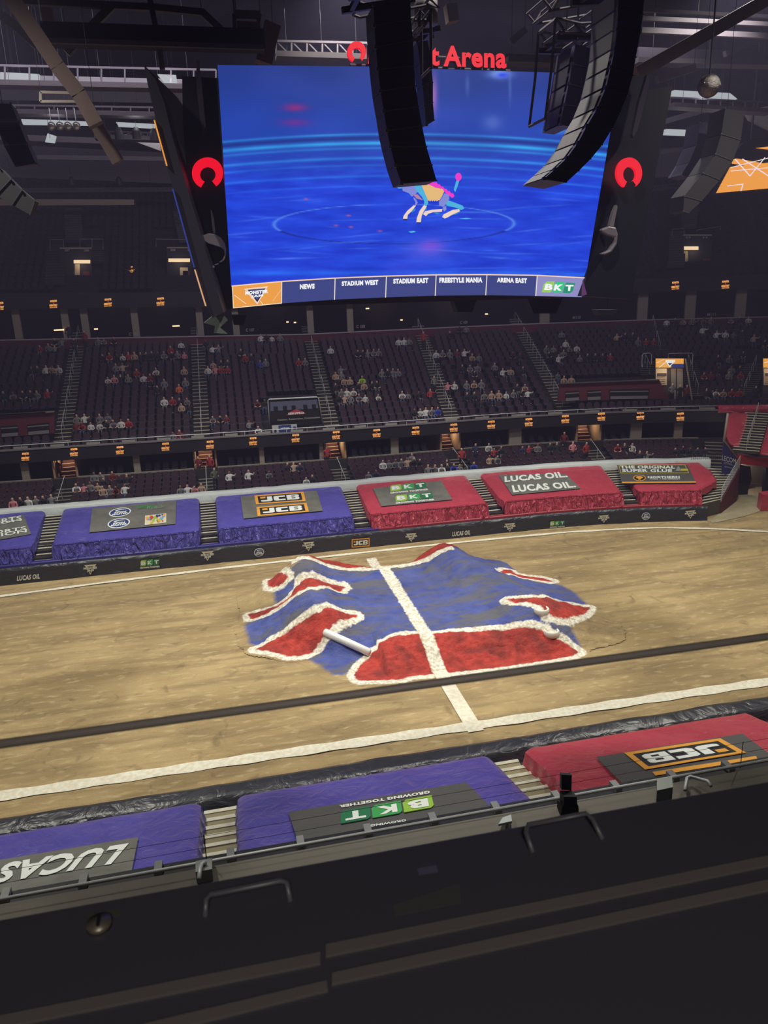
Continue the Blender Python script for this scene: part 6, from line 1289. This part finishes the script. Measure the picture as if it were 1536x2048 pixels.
N1 = ntarp(-21, -9.72, BLUE, 'near blue tarp with upside down LUCAS lettering', 21); N2 = ntarp(-8.68, -.95, BLUE, 'near blue tarp with upside down BKT tiles', 22); N3 = ntarp(.22, 8.2, RED, 'near red tarp with an upside down orange framed JCB mark', 23); N4 = ntarp(9.3, 16, RED, 'sliver of another near red tarp at the right photo edge', 24)
def nb(q, parent, m): D = Dec(q, fn, lift=.03); D.rect(0, 0, 1, 1, m, name='banner_panel', n=(40, 14)); D.build(parent)
zn = lambda L: [(a/2.954, 1400+b/2.954) for a, b in L]; zm = lambda L: [(460+a/2.954, 1400+b/2.954) for a, b in L]; zq = lambda L: [(960+a/2.667, 1360+b/2.667) for a, b in L]
DN = lambda q: Dec(q, fn, lift=.06)
nb(zn([(-60, 1180), (775, 1035), (818, 815), (-60, 960)]), N1, BANNER)
D = DN(zn([(768, 868), (640, 890), (640, 965), (690, 965)])); D = DN(zn([(765, 855), (-190, 1010), (-230, 1130), (700, 975)])); v = 0
D.text('LUCAS', 0.0, 0, .80, 1, WHITE, 0, .04, .25); D.build(N1)
D = DN(zn([(420, 1085), (-100, 1165), (-100, 1180), (400, 1105)])); D.text('LUCAS OIL', 0, 0, 1, 1, BLACK, 0, .03, .2); D.build(N1)
nb(zm([(400, 835), (1545, 640), (1395, 490), (345, 668)]), N2, BANNERD)
D = DN(zm([(1180, 545), (645, 632), (648, 648), (1182, 562)])); D.text('GROWING TOGETHER', 0, 0, 1, 1, WHITE, 0, .05); D.build(N2)
D = DN(zm([(1195, 572), (648, 668), (652, 745), (1212, 645)])); w3 = 1/3
for i, (m, ch) in enumerate(((LIME, 'B'), (GREEN, 'K'), (DGREEN, 'T'))):
    a, b = i*w3+.008, (i+1)*w3-.008; D.poly([(a, 0), (b-.04, 0), (b, .22), (b, 1), (a+.04, 1), (a, .8)], m, 0, 'logo_tile'); D.text(ch, a+.05, .2, b-.05, .84, WHITE, .012, .05)
D.build(N2)
D = DN(zm([(1040, 715), (830, 748), (832, 760), (1042, 727)])); D.text('GROWING', 0, 0, 1, 1, WHITE, 0, .03); D.build(N2)
nb(zq([(760, 560), (1600, 440), (1400, 290), (618, 415)]), N3, BANNERD)
D = DN(zq([(1280, 320), (768, 398), (880, 488), (1420, 398)])); jcb(D, 0, 0, 1, 1); D.build(N3)
D = DN(zq([(1470, 415), (918, 500), (935, 520), (1480, 432)])); D.rect(0, 0, 1, 1, ORANGE, 0, 'orange_edge', (20, 1)); D.build(N3)
flight((-9.2, 20.1, 1.02), (-9.2, 14.9, 2.55), .98, 9, 'near steps between the two near blue tarps', rail=False, nose=.22, riserm=mat('tan_step', (140, 130, 100), .8))
flight((-.36, 20.1, 1.02), (-.36, 14.9, 2.55), 1.05, 9, 'near steps between the near blue and red tarps', rail=False, nose=.22, riserm=mat('tan_step', (140, 130, 100), .8))
for x_, m, lb in ((-9.2, BLUE, 'blue plastic strip across the head of the left near steps'), (-.55, BLUE, 'blue end of the plastic strip at the head of the right near steps'), (-.1, RED, 'red end of the plastic strip at the head of the right near steps')):
    w_ = .5 if x_ == -9.2 else .23; o = MB().hexa([(x_-w_, 19.75, 1.08), (x_+w_, 19.75, 1.08), (x_+w_, 20.05, 1.02), (x_-w_, 20.05, 1.02), (x_-w_, 19.75, 1.16), (x_+w_, 19.75, 1.16), (x_+w_, 20.05, 1.14), (x_-w_, 20.05, 1.14)]).build('plastic_strip', m); tag(o, lb, 'cover')
# near front edge: display board back, rail, cap with bolts
pr = lambda L, z=5.9: hit(L, hplane(z))
nr = empty('front_parapet', (-5, 12.2, 5.5), 'dark parapet of the near stand with a silver rail and bolts', 'parapet')
xs_ = (-22, 14)
mb = MB(); mb.hexa([(-22, 12.3, 4.9), (14, 12.3, 4.9), (14, 12.65, 4.9), (-22, 12.65, 4.9), (-22, 12.3, 5.72), (14, 12.3, 5.72), (14, 12.65, 5.68), (-22, 12.65, 5.68)]); mb.build('board_body', mat('board_black', (28, 29, 32), .5), nr)
mb = MB(); mb.tube([(-22, 12.2, 5.9), (14, 12.3, 5.9)], .035, 8); mb.build('silver_rail', STEEL, nr, True)
mb = MB(); mb.hexa([(-22, 11.75, 5.5), (14, 11.75, 5.5), (14, 12.15, 5.5), (-22, 12.15, 5.5), (-22, 11.75, 5.68), (14, 11.75, 5.68), (14, 12.15, 5.86), (-22, 12.15, 5.86)]); mb.build('sloped_cap', mat('brown_grey_cap', (128, 122, 112), .5), nr)
for k in range(34):
    x_ = -15+k*.62; o = MB().tube([(x_, 11.74, 5.62), (x_, 11.66, 5.63)], .03, 8).build('bolt', mat('bolt_dark', (30, 28, 28), .5), nr)
for k in range(14):
    x_ = -14+k*1.32; o = MB().box((x_, 12.48, 5.75), (.14, .3, .10)).build('clamp', mat('clamp_grey', (140, 142, 142), .5), nr)
mb = MB()
for z_ in (6.15, 6.4): mb.tube([(-22, 12.3, z_), (14, 12.35, z_)], .005, 4)
for x_ in (-9.15, 2.0): mb.tube([(x_, 12.3, 5.8), (x_, 12.3, 6.45)], .01, 4)
o = mb.build('safety_wire', mat('wire_dark', (40, 40, 44), .5)); tag(o, 'two thin dark safety wires above the near parapet', 'wire')
mb = MB(); mb.grid([[(-22, 11.74, 5.6), (14, 11.74, 5.6)], [(-22, 9.0, 4.8), (14, 9.0, 4.8)]]); tag(mb.build('front_row_floor', mat('dark_floor', (30, 30, 34), .8)), kind='structure')
def urail(L, lb, z=5.6, r=.03, m=STEEL, name='grab_rail'): P = pr(L, z); mb = MB(); mb.tube(list(P), r, 8); o = mb.build(name, m, None, True); tag(o, lb, 'rail'); return o
urail([(732, 1702), (742, 1692), (760, 1686), (955, 1650), (966, 1652), (972, 1660)], 'silver grab rail behind the parapet under the BKT tarp')
urail([(978, 1655), (985, 1645), (1000, 1641), (1160, 1610), (1170, 1612), (1174, 1620)], 'silver grab rail behind the parapet below the black equipment stand')
urail([(1188, 1616), (1196, 1608), (1210, 1603), (1355, 1578), (1362, 1582)], 'silver grab rail right of the black equipment stand'); urail([(1480, 1563), (1560, 1548)], 'silver grab rail at the right photo edge')
urail([(1370, 1580), (1374, 1556), (1380, 1553), (1415, 1562), (1422, 1572)], 'bent steel rail beside the grey box', 6.0, .035)
P = pr([(391, 1722), (424, 1716), (424, 1738), (391, 1744)], 6.0); mb = MB(); mb.prism(P, (0, 0, -.3)); bx = mb.build('junction_box', GREYBOX); tag(bx, 'small grey metal box on the parapet below the left near steps', 'box')
P = pr([(398, 1758), (400, 1738), (404, 1728), (412, 1724)], 6.05); MB().tube(list(P), .04, 8).build('bent_pipe', STEEL, bx, True)
P = pr([(1312, 1562), (1346, 1560), (1344, 1582), (1313, 1580)], 6.2); mb = MB(); P2 = pr([(1314, 1558), (1344, 1553), (1346, 1574), (1314, 1581)], 6.25); mb.prism(P2, (0, 0, -.4)); o = mb.build('junction_box', GREYBOX); tag(o, 'square grey metal box on the parapet below the near red tarp', 'box')
P = pr([(997, 1648), (1005, 1635), (1022, 1629), (1024, 1642)], 5.9); o = MB().prism(P, (0, 0, -.05)).build('paper_sheet', mat('paper', (196, 204, 206), .7)); tag(o, 'small white paper sheet tucked behind the silver grab rail', 'paper')
# black equipment stand
eq = empty('equipment_stand', pr([(1133, 1612)], 5.7)[0], 'black equipment stand with a flat top screen on the parapet at the right near steps', 'equipment')
ye = yplane(12.1)
def ep(L, name, m, off=(0, -.2, 0)): return MB().prism(hit(L, ye), off).build(name, m, eq)
ep(zq([(435, 505), (490, 508), (488, 590), (435, 585)]), 'head_screen', mat('dull_black', (34, 34, 38), .5), (0, .08, 0)); ep(zq([(425, 590), (492, 590), (496, 640), (425, 640)]), 'body_case', DARK); ep(zq([(415, 640), (500, 635), (505, 685), (408, 690)]), 'base_case', DARK)
ep(zq([(438, 600), (478, 602), (476, 618), (438, 616)]), 'small_display', E_('lilac_display', (150, 110, 190), .6), (0, -.03, 0)); ep(zq([(468, 686), (496, 686), (492, 702), (470, 702)]), 'small_display', E_('lilac_display', (150, 110, 190), .6), (0, -.03, 0))

# ================================================================ the box we look out of: dark ledge, reflections modelled as strips and rails, thin bar
LZ = 14.8
H_ = lambda L, z=LZ: hit(L, hplane(z), .3, 30, 300)
e0, e1 = H_([(0, 1838)])[0], H_([(1536, 1562)])[0]; t = (e1-e0)/np.linalg.norm(e1-e0); n_ = np.array([-t[1], t[0], 0])
lg = empty('window_ledge', (e0+e1)/2, 'wide dark ledge in the foreground with a lock, modelled reflection strips and rail reflections', 'ledge')
a, b = e0-t*1.6, e1+t*1.6
mb = MB(); mb.hexa([a-[0, 0, .1], b-[0, 0, .1], b-n_*1.6-[0, 0, .1], a-n_*1.6-[0, 0, .1], a, b, b-n_*1.6, a-n_*1.6]); o = mb.build('ledge_top', LEDGE, lg)
if True:
    md = o.modifiers.new('b', 'BEVEL'); md.width = .006; md.segments = 2
def strip_l(L, name='reflection_strip', m=LEDGES, h=.006): P = H_(L); MB().prism(P, (0, 0, h)).build(name, m, lg)
strip_l([(-150, 2066), (641, 1908), (641, 1930), (-150, 2090)]); strip_l([(652, 1893), (1700, 1682), (1700, 1700), (652, 1916)])  # faint reflection stripes modelled as raised grey strips
strip_l([(150, 2085), (654, 1965), (656, 1984), (150, 2112)]); strip_l([(664, 1950), (1700, 1728), (1700, 1748), (664, 1972)])
HM = mat('rail_reflection_grey', (74, 74, 80), .4)
def rail_reflection(L, r=.006):
    P = H_(L, LZ+.02); P[0][2] = LZ; P[-1][2] = LZ; MB().tube(list(P), r, 8).build('rail_reflection', HM, lg, True)
rail_reflection([(408, 1818), (412, 1800), (420, 1790), (560, 1762), (574, 1766), (580, 1788)]); rail_reflection([(1066, 1690), (1052, 1666), (1056, 1650), (1172, 1627), (1186, 1640), (1206, 1664)])  # tubes standing in for the reflection of the bright rails
P = H_([(199, 1853)])[0]; MB().tube([P, P+[0, 0, .012]], .024, 18).build('lock_plate', mat('lock_metal', (104, 98, 88), .4, .5), lg, True); MB().box(P+[0, 0, .014], (.006, .025, .006)).build('keyhole', DARK, lg)
strip_l([(178, 1828), (240, 1818), (243, 1830), (178, 1843)], 'sticker', mat('olive_sticker', (58, 56, 48), .6), .001); strip_l([(834, 1738), (872, 1730), (876, 1744), (838, 1750)], 'sticker', mat('lilac_sticker', (70, 70, 92), .6), .001)
strip_l([(785, 1812), (918, 1768), (922, 1806), (790, 1832)], 'label_plate', mat('faint_label', (58, 58, 58), .6), .001)
rb = hit([(-200, 1516), (1800, 1236)], hplane(15.2), .3, 30, 300); o = MB().tube(list(rb), .0088, 10).build('safety_bar', mat('dark_bar', (112, 106, 102), .6), None, True); tag(o, 'thin dark out of focus bar crossing the lower third of the view', 'bar')
lamp('AREA', 'box_fill_light', (-8.2, -2.5, 18.2), 125, (1, .9, .8), (-8, 1, 14.8), shape='RECTANGLE', size=1.5, size_y=.8)  # unseen fill lamp behind the camera, set to brighten the dark ledge
